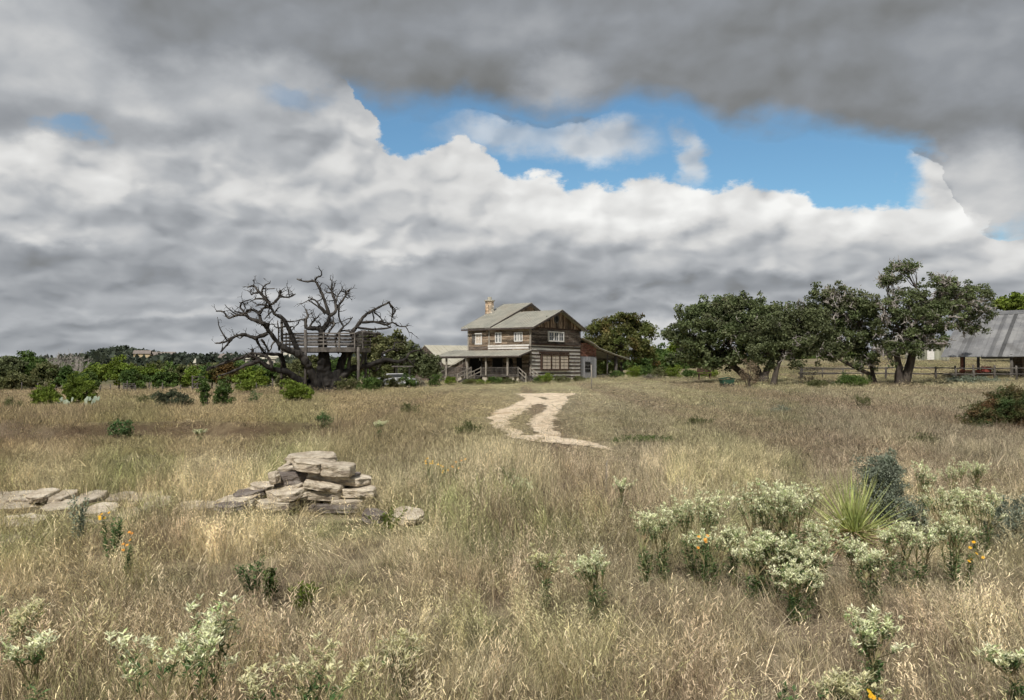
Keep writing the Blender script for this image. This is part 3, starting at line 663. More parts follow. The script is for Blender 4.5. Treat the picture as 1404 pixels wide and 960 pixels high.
    Lr = [((-40,676,60,690),11.6,'pale flat slab at the left edge of the picture in the low stone row'),
          ((28,671,60,687),11.4,'small upright cream stone in the low stone row'),
          ((58,674,92,689),11.5,'tan slab beside the small cream stone in the low row'),
          ((88,676,132,690),11.7,'grey slab at the right end of the unbroken low stone row'),
          ((-30,690,40,703),11.2,'long brownish slab below the low stone row at the left edge'),
          ((46,690,100,702),11.1,'weathered slab lying below the middle of the low stone row'),
          ((100,694,150,708),10.8,'grey slab sunk in grass between the row and the golden tuft'),
          ((170,676,208,690),11.5,'flat slab behind the cream block left of the golden tuft'),
          ((186,680,228,702),11.1,'bright cream block right of the golden tuft'),
          ((-20,712,46,724),10.2,'half buried pale slab near the left edge below the row'),
          ((50,760,96,778),8.6,'flat grey slab sunk in the orange grass near the left edge'),
          ((150,702,190,714),10.5,'small sunken slab below the cream block'),
          ((130,678,176,690),11.9,'thin slab behind the golden tuft in the low row'),
          ((228,690,268,702),11.3,'flat slab between the cream block and the pile'),
          ((-20,742,40,754),9.1,'sunken slab at the left edge in the orange grass'),
          ((80,722,130,732),10.0,'thin slab in the grass below the low row')]
    for (r_, Y, lb) in Lr:
        k = (Y/11.3); h_ = (r_[3]-r_[1])*.16; stone('limestone_rock', lb, r_[0]+2, r_[1]+2*h_, r_[2]-2, r_[3]+h_, Y, .6, 'stone', 6, random.uniform(-2, 2), random.uniform(-8, 8), G2, clear=True)
    for (a, b, c) in ((300, 700, 10.6), (345, 702, 10.6), (400, 700, 10.6), (450, 700, 10.6), (490, 702, 10.5), (508, 712, 10.2), (570, 718, 10.0)):
        p = at(a, b, c); STONE_CLEAR.append((p.x, c, .42))
build_stones()

# ------------------------------------------------------------------ trees and shrubs
def leaves(C, Rr, n_each, size, r, flat=.6, tdir=None, aspect=1.8):
    """C: clump centres (k,3), Rr: clump radii (k,3)"""
    k = len(C); idx = np.repeat(np.arange(k), n_each); n = len(idx)
    d = r.normal(0, 1, (n, 3)); d /= np.linalg.norm(d, axis=1)[:, None]+1e-9; rad = r.uniform(0, 1, (n, 1))**.45
    P = C[idx]+d*rad*Rr[idx]
    nrm = r.normal(0, 1, (n, 3))+np.array((0, 0, flat)); nrm /= np.linalg.norm(nrm, axis=1)[:, None]
    tv = r.normal(0, 1, (n, 3)); 
    if tdir is not None: tv = tv*.6+np.array(tdir)+d*.5
    tv -= nrm*(tv*nrm).sum(1)[:, None]; tv /= np.linalg.norm(tv, axis=1)[:, None]+1e-9
    bt = np.cross(nrm, tv); s = (size*r.uniform(.6, 1.4, (n, 1)))
    a = P-tv*s*.5; b = P+bt*s*.5/aspect; c = P+tv*s*.5; e = P-bt*s*.5/aspect
    V = np.stack([a, b, c, e], 1).reshape(-1, 3); Fq = np.arange(4*n).reshape(n, 4)
    ct = r.uniform(.2, .8, k)
    return V, Fq, np.clip(ct[idx]+r.normal(0, .14, n), 0, 1)
def crown_mesh(blobs, dens, clump, size, r, flat=.6, fill=.5, tdir=None, aspect=1.8, under=.25, lm=1.0):
    """blobs: (centre, radii).  Leaf clumps sit mostly in the outer shell"""
    Cs = []; Rs = []
    for (c, rad) in blobs:
        vol = rad[0]*rad[1]*rad[2]; k = max(8, int(fill*vol**(2/3.)/clump**2*6.0))
        d = r.normal(0, 1, (k, 3)); d /= np.linalg.norm(d, axis=1)[:, None]
        if under is not None:
            lowk = (d[:, 2] < -.25) & (r.uniform(0, 1, k) > under); d[lowk, 2] *= -.6
        q = r.uniform(.45, 1.03, (k, 1))**.6; q *= 1+.16*r.normal(0, 1, (k, 1))*(q > .8)
        Cs.append(np.array(c)+d*q*np.array(rad)); Rs.append(np.ones((k, 3))*clump*r.uniform(.5, 1.35, (k, 1))*np.array((1, 1, .7)))
    C = np.concatenate(Cs); Rr = np.concatenate(Rs)
    n_each = np.maximum(3, (dens*(Rr[:, 0]/clump)**2*lm).astype(int))
    return leaves(C, Rr, n_each, size, r, flat, tdir, aspect)+(C,)
def wobble(a, b, n, amp, r):
    a = Vector(a); b = Vector(b); L_ = (b-a).length; out = [a]
    for i in range(1, n):
        f = i/n; p = a.lerp(b, f)+Vector(tuple(r.normal(0, 1, 3)))*amp*L_; p.z += math.sin(f*PI)*.08*L_; out.append(p)
    return out+[b]
def tree(name, label, cat, Y, trunk, blobs, leaf, size=.16, dens=26, clump=.55, bark='bark', group=None, seed=1, r0=.3, fill=.55, base=None, dep=.85, bare=0, twigmat='twig', under=.25, flat=.6, trunks=None):
    """trunk: list of (px,py) up the stem; blobs: (px,py,rx,ry[,dY]) as seen, real size at Y"""
    r = np.random.default_rng(seed*131+7)
    B = gY(trunk[0][0], Y); k = Y/F
    T = thing(name, label, cat, tuple(B), 0, group)
    bl = []
    for b in blobs:
        dY = b[4] if len(b) > 4 else r.uniform(-.25, .25)*(b[2]+b[3])*k
        c = at(b[0], b[1], Y+dY)-B; kk = (Y+dY)/F; bl.append((tuple(c), (b[2]*kk, (b[2]+b[3])*.5*kk*dep, b[3]*kk)))
    V, Fq, ti, C = crown_mesh(bl, dens, clump, size*1.0, r, fill=fill, under=under, flat=flat, aspect=1.35, lm=2.7)
    r0 = r0*.62
    npmesh('crown', V, Fq, M[leaf], ti, T)
    mb = MB(); stems = [trunk]+(trunks or [])
    tips = []
    for st in stems:
        pts = [at(p[0], p[1], Y)-B for p in st]; pts[0] = Vector((pts[0].x if st is not trunk else 0, 0, -.3))
        rr = [r0*(1.25-.5*i/(len(pts)-1)) for i in range(len(pts))]; rr[0] *= 1.25
        fine = []; fr = []
        for i in range(len(pts)-1):
            for s in range(3): fine.append(pts[i].lerp(pts[i+1], s/3)+Vector((r.normal(0, .12)*r0, r.normal(0, .12)*r0, 0))); fr.append(rr[i]+(rr[i+1]-rr[i])*s/3)
        fine.append(pts[-1]); fr.append(rr[-1]); mb.tube(fine, fr, 8, rough=.15); tips.append(pts[-1])
    for (c, rad) in bl:
        cv = Vector(c); tp = min(tips, key=lambda q: (q-cv).length)
        w = wobble(tp, cv, 4, .05, r); mb.tube(w, [r0*.55*(1-.8*i/4) for i in range(5)], 6)
        ci = [Vector(p) for p in C if (Vector(p)-cv).length < max(rad)*1.05]; random.shuffle(ci)
        for q in ci[:14]: mb.tube(wobble(cv if random.random() < .5 else w[2], q, 3, .07, r), [r0*.18, r0*.13, r0*.08, r0*.03], 4, cap=False)
    mb.build('trunk', M[bark], T, smooth=True)
    if bare:
        tw = MB()
        for i in range(bare):
            c, rad = bl[r.integers(len(bl))]; cv = Vector(c); d = Vector(tuple(r.normal(0, 1, 3))); d.y = -abs(d.y); d.normalize()
            e = cv+Vector((d.x*rad[0], d.y*rad[1], d.z*rad[2]*.9))*1.05; w = wobble(cv.lerp(e, .35), e, 4, .08, r); tw.tube(w, [.07, .055, .045, .03, .015], 4, cap=False)
            for q in range(6):
                s = w[1+q % 3]; e2 = s+Vector(tuple(r.normal(0, 1, 3)))*.45*max(.6, min(rad)*.4)+Vector((0, 0, .15)); tw.tube(wobble(s, e2, 3, .1, r), [.032, .024, .018, .01], 3, cap=False)
        tw.build('bare_twigs', M[twigmat], T)
    return T
def shrub(name, label, cat, px, Y, wpx, hpx, leaf, size=.07, dens=40, clump=.14, group=None, seed=1, lobes=5, up=None, aspect=2.5, fill=.7, stems=True, py=None, zoff=0, dep=.8):
    r = np.random.default_rng(seed*77+3); B = gY(px, Y); k = Y/F; T = thing(name, label, cat, tuple(B), 0, group)
    W = wpx*k*.86; H = hpx*k; bl = []
    for i in range(lobes):
        f = r.uniform(-.8, .8); hh = H*(1-.25*abs(f))*r.uniform(.6, 1.0)
        bl.append(((f*W/2, r.uniform(-.4, .4)*W*.4, hh*.55+zoff), (W*.26*r.uniform(.8, 1.2), W*.26*dep, hh*.45)))
    V, Fq, ti, C = crown_mesh(bl, dens, clump, size, r, fill=fill, under=1, flat=.2, tdir=up, aspect=aspect)
    V[:, 2] = np.maximum(V[:, 2], -.02)
    npmesh('foliage', V, Fq, M[leaf], ti, T)
    if stems:
        mb = MB()
        for i in range(9):
            e = Vector(C[r.integers(len(C))]); mb.tube(wobble((r.uniform(-.1, .1)*W, r.uniform(-.1, .1)*W, -.05), e, 3, .06, r), [H*.012+.006, H*.009+.004, H*.006+.003, .003], 4, cap=False)
        mb.build('stem', M['bark'], T)
    return T
RT = 'oaks to the right of the house'
FARH = [(185,780,489),(205,790,489),(266,640,501),(300,700,493),(336,560,497),(372,560,496)]
def build_trees():
    tree('oak_tree', 'broad dark round live oak, leftmost of the oaks right of the house', 'tree', 80, [(1041,527),(1040,510),(1030,490)],
         [(950,455,38,34),(930,470,22,24),(985,432,40,30),(1022,432,40,30),(1000,470,60,34),(1055,440,32,32),(960,488,34,18),(1040,485,34,20),(990,425,22,18),(945,488,24,14),(1000,496,50,14),(1065,470,40,26),(1030,455,45,30)], 'leaf_oak', size=.22, dens=32, clump=.62, group=RT, seed=3, r0=.46, fill=.8, bare=20, trunks=[[(1046,527),(1052,505),(1066,480)],[(1036,524),(1012,508),(990,490)]])
    tree('oak_tree', 'dusty grey-green live oak in front of the broad dark oak', 'tree', 70, [(1058,527),(1066,505),(1075,480)],
         [(1065,455,30,30),(1095,440,30,30),(1085,480,36,24),(1120,458,28,34),(1050,485,22,20),(1130,485,22,18),(1100,470,36,26),(1070,490,24,14)], 'leaf_oakgrey', size=.17, dens=32, clump=.5, group=RT, seed=4, r0=.3, fill=.8, bare=22)
    tree('oak_tree', 'live oak with a low leaning forked trunk, second from right', 'tree', 72, [(1199,528),(1190,512),(1170,503),(1150,492)],
         [(1130,410,22,20),(1150,405,20,16),(1165,425,32,26),(1130,440,34,28),(1160,462,38,28),(1190,480,30,26),(1180,440,28,26),(1140,480,24,16),(1160,430,34,30),(1185,500,18,14)], 'leaf_oak', size=.18, dens=32, clump=.5, group=RT, seed=5, r0=.26, fill=.56, bare=90, trunks=[[(1201,527),(1196,508),(1188,488)]])
    tree('oak_tree', 'tallest live oak, with bare grey limbs and thick upright trunk', 'tree', 70, [(1233,528),(1233,505),(1229,482),(1236,462)],
         [(1232,372,26,16,1),(1218,390,20,16),(1212,425,26,24),(1240,410,24,22),(1225,455,38,32),(1255,440,28,28),(1215,485,24,16),(1265,470,24,18),(1290,395,28,20),(1310,410,32,26),(1290,435,32,28),(1335,410,24,22,9),(1345,432,18,20,11),(1280,462,30,20),(1320,450,26,16,11),(1240,478,30,16),(1262,430,26,34),(1325,425,20,20,12)], 'leaf_oak', size=.17, dens=30, clump=.46, group=RT, seed=8, r0=.42, fill=.46, bare=150, trunks=[[(1240,500),(1252,478),(1270,455),(1290,430)]])
    tree('oak_tree', 'rounded oak with turning brown-tinged leaves just right of the house', 'tree', 128, [(852,520),(850,500),(848,480)],
         [(850,448,36,18),(820,458,22,20),(878,458,20,18),(850,475,46,28),(830,490,34,24),(880,490,20,22),(862,437,20,9)], 'leaf_autumn2', size=.3, dens=34, clump=.9, seed=9, r0=.45, fill=.8)
    GB = 'trees behind the house and oaks'
    for i, (px, py, rx, ry, Y, lf, lb) in enumerate([
        (905,492,20,16,150,'leaf_mid','low green tree left of the two filling the gap beside the house'),(925,488,18,14,160,'leaf_bright','yellow-green tree in the gap before the broad dark oak'),(890,500,22,14,140,'leaf_mid','dark low tree under the edge of the turning oak'),
        (950,500,30,12,150,'leaf_mid','low tree half hidden at the foot of the broad dark oak'),(800,502,40,16,138,'leaf_mid','dark tree in shade behind the carport roof'),
        (1396,424,36,20,118,'leaf_bright','bright green tree rising behind the barn roof'),(1010,500,30,10,170,'leaf_mid','distant green tree glimpsed between oak trunks'),(1140,482,40,12,190,'leaf_mid','distant tree behind the leaning oak'),(1250,478,30,12,170,'leaf_mid','dark tree beside the grey shed'),(1305,476,30,14,160,'leaf_mid','dark tree on the right of the grey shed'),(1090,490,30,12,180,'leaf_mid','distant tree behind the dusty oak')]):
        tree('leafy_tree', lb, 'tree', Y, [(px,515),(px,py+ry*.5)], [(px-rx*.4,py,rx*.6,ry),(px+rx*.4,py+2,rx*.6,ry*.9),(px,py-ry*.2,rx*.5,ry*.9),(px,py+ry*.7,rx*.9,ry*.6)], lf, size=.4, dens=24, clump=.9, group=GB, seed=20+i, r0=.2, fill=.8)
    GL = 'trees along the left edge of the field'
    LT = [ # px,py(center),rx,ry,Y,leaf,label
     (10,508,26,22,120,'leaf_oakgrey','dark spreading oak at the far left edge of the tree line'),
     (38,503,28,20,122,'leaf_mid','tall round oak near the left edge, highest of the left tree line'),
     (66,512,22,15,118,'leaf_olive','olive brown tree next to the tallest left oak'),
     (22,525,30,12,112,'leaf_olive','low olive scrub tree in front of the left oaks'),
     (92,516,22,14,118,'leaf_mid','deep green tree before the leafless grey thicket'),
     (118,522,20,12,114,'leaf_mid','low dark green tree right of the grey thicket'),
     (133,512,18,12,122,'leaf_bright','fresh green tree beneath the distant dark hill'),
     (163,508,24,16,118,'leaf_bright','yellow-green bushy tree below the distant tan house'),
     (182,520,20,14,112,'leaf_mid','shadowed green tree right of the yellow-green bushy one'),
     (205,514,20,12,122,'leaf_bright','light green tree in the middle of the left tree line'),
     (228,520,18,12,116,'leaf_mid','small rounded green tree between two lighter ones'),
     (250,514,20,13,124,'leaf_olive','brownish green tree left of the juniper pair'),
     (268,517,18,14,118,'leaf_bright','bright tree behind the juniper pair'),
     (290,512,16,14,120,'leaf_mid','narrow green tree behind the left tips of the dead oak'),
     (312,511,24,13,118,'leaf_autumn','orange-brown autumn tree under the left limb of the dead oak'),
     (345,520,24,15,104,'leaf_bright','light green bushy tree below the dead oak lower left limb'),
     (375,512,20,14,112,'leaf_mid','green tree left of the dead oak trunk'),
     (395,520,18,12,104,'leaf_olive','olive tree just left of the deck posts'),
     (425,505,24,18,112,'leaf_olive','olive tree seen through the deck posts'),
     (470,505,26,18,108,'leaf_mid','green tree behind the dead oak trunk'),
     (505,480,26,30,98,'leaf_olive','olive oak rising behind the right side of the deck'),
     (540,480,28,26,96,'leaf_olive','yellowish green oak behind the right limbs of the dead oak'),
     (566,495,22,22,94,'leaf_oakgrey','grey-green oak at the right tip of the dead oak'),
     (590,502,14,16,92,'leaf_oakgrey','small grey oak beside the pale lodge roof')]
    for i, (px, py, rx, ry, Y, lf, lb) in enumerate(LT):
        tree('scrub_tree', lb, 'tree', Y, [(px,535),(px+random.uniform(-3,3),py+ry*.4)], [(px-rx*.45,py+ry*.1,rx*.55,ry*.8),(px+rx*.4,py+ry*.15,rx*.55,ry*.75),(px,py-ry*.25,rx*.55,ry*.75),(px,py+ry*.7,rx*.95,ry*.55)], lf, size=.26, dens=26, clump=.55, group=GL, seed=60+i, r0=.14, fill=.8)
    # leafless grey thicket
    B = gY(92, 128); T = thing('bare_tree', 'pale leafless grey thicket above the left tree line', 'tree', tuple(B)); r = np.random.default_rng(5); mb = MB()
    for i in range(46):
        c = at(r.uniform(64, 122), r.uniform(490, 504), 128+r.uniform(-3, 3))-B; b = Vector((c.x*.8, c.y, 0)); w = wobble(b, c, 4, .05, r); mb.tube(w, [.08,.06,.045,.03,.015], 3, cap=False)
        for q in range(9):
            s = w[2+q % 3]; mb.tube([s, s+Vector(tuple(r.normal(0, .55, 3)))+Vector((0, 0, .5))], [.03, .012], 3, cap=False)
    mb.build('branch', M['twig'], T)
    # second, farther belt
    for i in range(22):
        px = -60+i*30+random.uniform(-8, 8)
        if px > 620: continue
        py = 508+random.uniform(-3, 3); rx = random.uniform(18, 26)
        tree('distant_tree', 'far low green tree in the second belt behind the left tree line', 'tree', random.uniform(190, 260), [(px,520),(px,py)], [(px-6,py,rx*.6,9),(px+6,py+1,rx*.6,8),(px,py+7,rx,8)], random.choice(['leaf_mid','leaf_olive']), size=.6, dens=18, clump=1.3, group='trees of the second belt behind the left tree line', seed=200+i, r0=.15, fill=.8)
    for i in range(11):
        px = 640+i*75+random.uniform(-8, 8); py = 500+random.uniform(-3, 3)-max(0, px-1000)*.03
        tree('distant_tree', 'far green tree on the rise behind the house and the oaks', 'tree', 240+random.uniform(-15, 15), [(px,512),(px,py)], [(px-16,py,26,9),(px+16,py+1,26,8),(px,py+7,44,8)], 'leaf_mid', size=.8, dens=18, clump=1.6, group='trees of the belt behind the house', seed=300+i, r0=.15, fill=.8)
    # far wooded hill: a mass
    r = np.random.default_rng(9); n = 5200; yy = r.uniform(420, 960, n); uu = r.uniform(-.95, .05, n); xx = uu*yy
    z = terr(xx, yy); C = np.stack([xx, yy, z+r.uniform(1.5, 5.5, n)+3*fbm(xx*.02, yy*.02, 4, 3)], 1); Rr = np.ones((n, 3))*r.uniform(2.5, 5.5, (n, 1))*np.array((1.2, 1.2, .75))
    pxx = CX+F*C[:, 0]/C[:, 1]; pyt = HZ-F*(C[:, 2]+3-EYE)/C[:, 1]; kp = np.ones(n, bool)
    for (hp, hy, hb) in FARH: kp &= ~((np.abs(pxx-hp) < 15) & (yy < hy+8) & (pyt < hb-1))
    C = C[kp]; Rr = Rr[kp]; n = len(C)
    V, Fq, ti = leaves(C, Rr, np.full(n, 16), 3.2, r, 1.0, None, 1.3)
    o = npmesh('wooded_hillside', V, Fq, M['leaf_far'], ti); tag(o, 'dark wooded hillside on the far left horizon', 'woods', kind='stuff')
    # shrubs in the field
    shrub('juniper_shrub', 'rounded bright green shrub, leftmost in the left field', 'shrub', 64, 34.5, 46, 42, 'leaf_bright', .085, 46, .13, 'green shrubs in the left field', 1, lobes=7, up=(0,0,1.6))
    shrub('juniper_shrub', 'taller green shrub with cactus pads at its foot in the left field', 'shrub', 111, 35.5, 48, 50, 'leaf_bright', .085, 46, .13, 'green shrubs in the left field', 2, lobes=8, up=(0,0,1.6))
    shrub('low_shrub', 'low dark sprawling shrub left of the juniper pair', 'shrub', 237, 34, 52, 28, 'leaf_dark', .07, 40, .12, None, 3, lobes=7)
    shrub('juniper_shrub', 'left narrow juniper of the pair below the dead oak', 'shrub', 285, 34, 24, 66, 'leaf_mid', .085, 46, .12, 'pair of junipers below the dead oak', 4, lobes=5, up=(0,0,1.2))
    shrub('juniper_shrub', 'right lower juniper of the pair below the dead oak', 'shrub', 307, 34, 30, 52, 'leaf_mid', .085, 46, .12, 'pair of junipers below the dead oak', 5, lobes=5, up=(0,0,1.2))
    shrub('juniper_shrub', 'round bright green shrub in front of the dead oak trunk', 'shrub', 407, 47, 44, 40, 'leaf_bright', .11, 46, .18, 'green shrubs in the left field', 6, lobes=8, up=(0,0,1.4))
    shrub('grey_weed', 'pale grey-green weed clump on the dark ledge at left', 'weed', 166, 22.8, 34, 34, 'weedleaf', .07, 20, .10, None, 7, lobes=6, fill=.4)
    for (px_, Y_, w_, h_, l_, lb_) in ((20,30,26,16,'leaf_olive','low olive weed at the far left of the field'),(200,40,26,15,'leaf_olive','low olive weed beyond the dark sprawling shrub'),(352,42,22,18,'weedleaf','small weed between juniper pair and round shrub'),(445,24,20,14,'weedleaf','small green weed on the ledge above the pile'),(560,33,30,15,'leaf_olive','olive weed left of the track bend'),(645,24,34,14,'leaf_olive','olive weed at the left edge of the track'),(960,27,40,10,'leaf_olive','olive low weed in the mauve grass of the right field'),(1180,38,30,16,'leaf_olive','olive weed in the right field'),(1270,20,44,14,'leaf_olive','olive weed right of the blue-grey bush')):
        shrub('field_weed', lb_, 'weed', px_, Y_, w_, h_*1.5, l_, .06, 22, .12, 'scattered weeds of the field', int(px_), lobes=6, fill=.45, up=(0,0,1))
    shrub('small_shrub', 'green shrub in the grass left of the dead oak trunk foot', 'shrub', 340, 76, 34, 22, 'leaf_bright', .14, 30, .25, None, 8, lobes=5)
    shrub('small_shrub', 'dark green shrub at the right foot of the dead oak', 'shrub', 508, 70, 40, 26, 'leaf_mid', .13, 40, .22, None, 9, lobes=7)
    shrub('small_shrub', 'grey-green shrub against the trunk of the dead oak', 'shrub', 478, 73, 32, 26, 'leaf_olive', .13, 36, .22, None, 10, lobes=6)
    shrub('small_shrub', 'dark green shrub beside the white parked car', 'shrub', 598, 86, 22, 22, 'leaf_mid', .14, 40, .25, None, 11, lobes=5)
    shrub('small_shrub', 'rounded grey-green shrub hiding the rear of the white car', 'shrub', 524, 80, 34, 26, 'leaf_olive', .13, 36, .22, None, 13, lobes=5)
    shrub('small_shrub', 'low green shrub hiding the front of the white car', 'shrub', 557, 80, 30, 24, 'leaf_mid', .13, 36, .22, None, 14, lobes=5)
    shrub('small_shrub', 'small olive shrub before the door of the white car', 'shrub', 541, 79, 26, 19, 'leaf_olive', .13, 36, .22, None, 15, lobes=5)
    shrub('grey_weed', 'silvery shrub right of the white parked car', 'shrub', 575, 84, 26, 20, 'leaf_grey', .14, 30, .25, None, 12, lobes=5)
    # shrubs round the house
    HS = [(622,92,26,14,'leaf_bright','feathery green shrub at the left end of the porch'),(648,91,26,10,'leaf_autumn2','low orange-tinged bed below the left porch stairs'),(678,91,26,14,'leaf_mid','dark green shrub before the middle of the porch railing'),(664,90.5,20,8,'leaf_bright','low green bed between the porch stairs and dark shrub'),(700,91,24,9,'leaf_olive','low olive bed left of the right porch stairs'),
          (748,92,24,16,'leaf_bright','taller yellow-green shrub under the big curtained window'),(768,93,26,10,'leaf_olive','low shrub under the right of the big window'),(738,92,16,9,'leaf_mid','small shrub at the log wall corner'),(795,97,22,7,'leaf_olive','low weeds in front of the grey door')]
    for i, (px, Y, w, h, lf, lb) in enumerate(HS): shrub('garden_shrub', lb, 'shrub', px, Y, w, h, lf, .14, 34, .2, 'garden shrubs along the house', 30+i, lobes=6, up=(0,0,.8))
    RS = [(868,108,26,20,'leaf_bright','bright green thicket just right of the carport post'),(888,106,26,18,'leaf_mid','green thicket beside the heap of dry brush'),(905,104,28,17,'leaf_olive','olive thicket behind the dry brush'),(926,104,28,18,'leaf_bright','yellow-green thicket in the middle of the sunny row'),(948,100,26,17,'leaf_mid','dark thicket next to the dark bench'),(972,98,28,14,'leaf_bright','sunlit thicket at the foot of the broad dark oak'),(846,110,22,13,'leaf_mid','low thicket under the carport')]
    for i, (px, Y, w, h, lf, lb) in enumerate(RS): shrub('thicket', lb, 'shrub', px, Y, w, h, lf, .16, 36, .28, 'row of green thickets between house and oaks', 50+i, lobes=7, up=(0,0,.9))
    shrub('dry_brush', 'heap of dry grey brush before the green thickets', 'brush', 893, 100, 32, 9, 'leaf_grey', .2, 14, .3, None, 70, lobes=6, aspect=8)
    shrub('dry_shrub', 'tall tan dried shrub in front of the oak trunk', 'shrub', 1027, 66, 24, 50, 'leaf_dry', .12, 22, .25, None, 71, lobes=8, fill=.55)
    shrub('dry_shrub', 'bleached grey shrub between the dusty oak and leaning oak', 'shrub', 1108, 74, 42, 32, 'leaf_grey', .13, 16, .3, None, 72, lobes=8, fill=.45, aspect=5)
    shrub('weed_clump', 'dark green weed clump in the shade left of the leaning trunk', 'weed', 1160, 67, 60, 20, 'leaf_mid', .16, 34, .25, 'weed clumps under the oaks', 73, lobes=10, up=(0,0,1.5), aspect=5)
    shrub('weed_clump', 'lower green weed clump right of the dried shrub', 'weed', 1118, 66, 40, 13, 'leaf_olive', .16, 34, .25, 'weed clumps under the oaks', 74, lobes=8, up=(0,0,1.5), aspect=5)
    shrub('lavender_hedge', 'low blue-grey hedge along the rail fence by the barn', 'hedge', 1330, 74, 72, 11, 'leaf_blue', .14, 30, .25, None, 75, lobes=12, up=(0,0,1))
    shrub('large_shrub', 'big green shrub with reddish left side at the right edge', 'shrub', 1375, 25.5, 104, 68, 'leaf_red', .06, 60, .15, None, 76, lobes=14, fill=.85)
    shrub('low_shrub', 'small blue-green clump in the right field', 'shrub', 1068, 34, 34, 13, 'leaf_blue', .06, 24, .12, None, 77, lobes=6)
    shrub('green_weed', 'low dark green patch right of the track end', 'weed', 880, 22, 90, 9, 'leaf_mid', .05, 20, .10, None, 78, lobes=10, fill=.4)
    # foreground blue-grey bushes
    shrub('agarita_bush', 'dense blue-grey bush standing behind the yucca', 'shrub', 1207, 9.9, 72, 138, 'leaf_blue', .03, 60, .08, 'blue-grey bushes', 80, lobes=13, fill=.8)
    shrub('agarita_bush', 'looser pale blue-grey bush right of the dense one', 'shrub', 1246, 9.6, 46, 80, 'leaf_blue', .032, 30, .065, 'blue-grey bushes', 81, lobes=6, fill=.35)
    shrub('agarita_bush', 'blue-grey bush cut by the right edge of the picture', 'shrub', 1396, 8.6, 80, 100, 'leaf_blue', .032, 40, .07, 'blue-grey bushes', 82, lobes=10, fill=.5)
    PLANT_CLEAR.extend([(at(1166, 500, 9.0).x, 9.0, .9), (at(1212, 500, 9.9).x, 9.8, .75), (at(1235, 500, 9.5).x, 9.5, .6), (at(64, 500, 34.5).x, 34.5, 1.6), (at(111, 500, 35.5).x, 35.5, 1.7), (at(296, 500, 34).x, 34, 1.6), (at(237, 500, 34).x, 34, 1.3)])
    # prickly pear pads
    for (px, Y, lb) in ((128,35,'prickly pear clump at the foot of the taller green shrub'),(90,34.6,'small prickly pear left of the taller green shrub')):
        B = gY(px, Y); T = thing('prickly_pear', lb, 'cactus', tuple(B), 0, 'prickly pears in the left field'); mb = MB()
        for i in range(9):
            c = Vector((random.uniform(-.35, .35), random.uniform(-.2, .1), random.uniform(.15, .42))); a = random.uniform(-.7, .7); nrm = Vector((math.sin(a), -math.cos(a), .2)).normalized(); u = nrm.cross(Vector((0, 0, 1))).normalized(); v = u.cross(nrm)
            mb.wallpoly([c+u*math.cos(q*PI/6)*.075+v*math.sin(q*PI/6)*.10 for q in range(12)], -nrm, .025)
        mb.build('pad', M['cactus'], T)
build_trees()
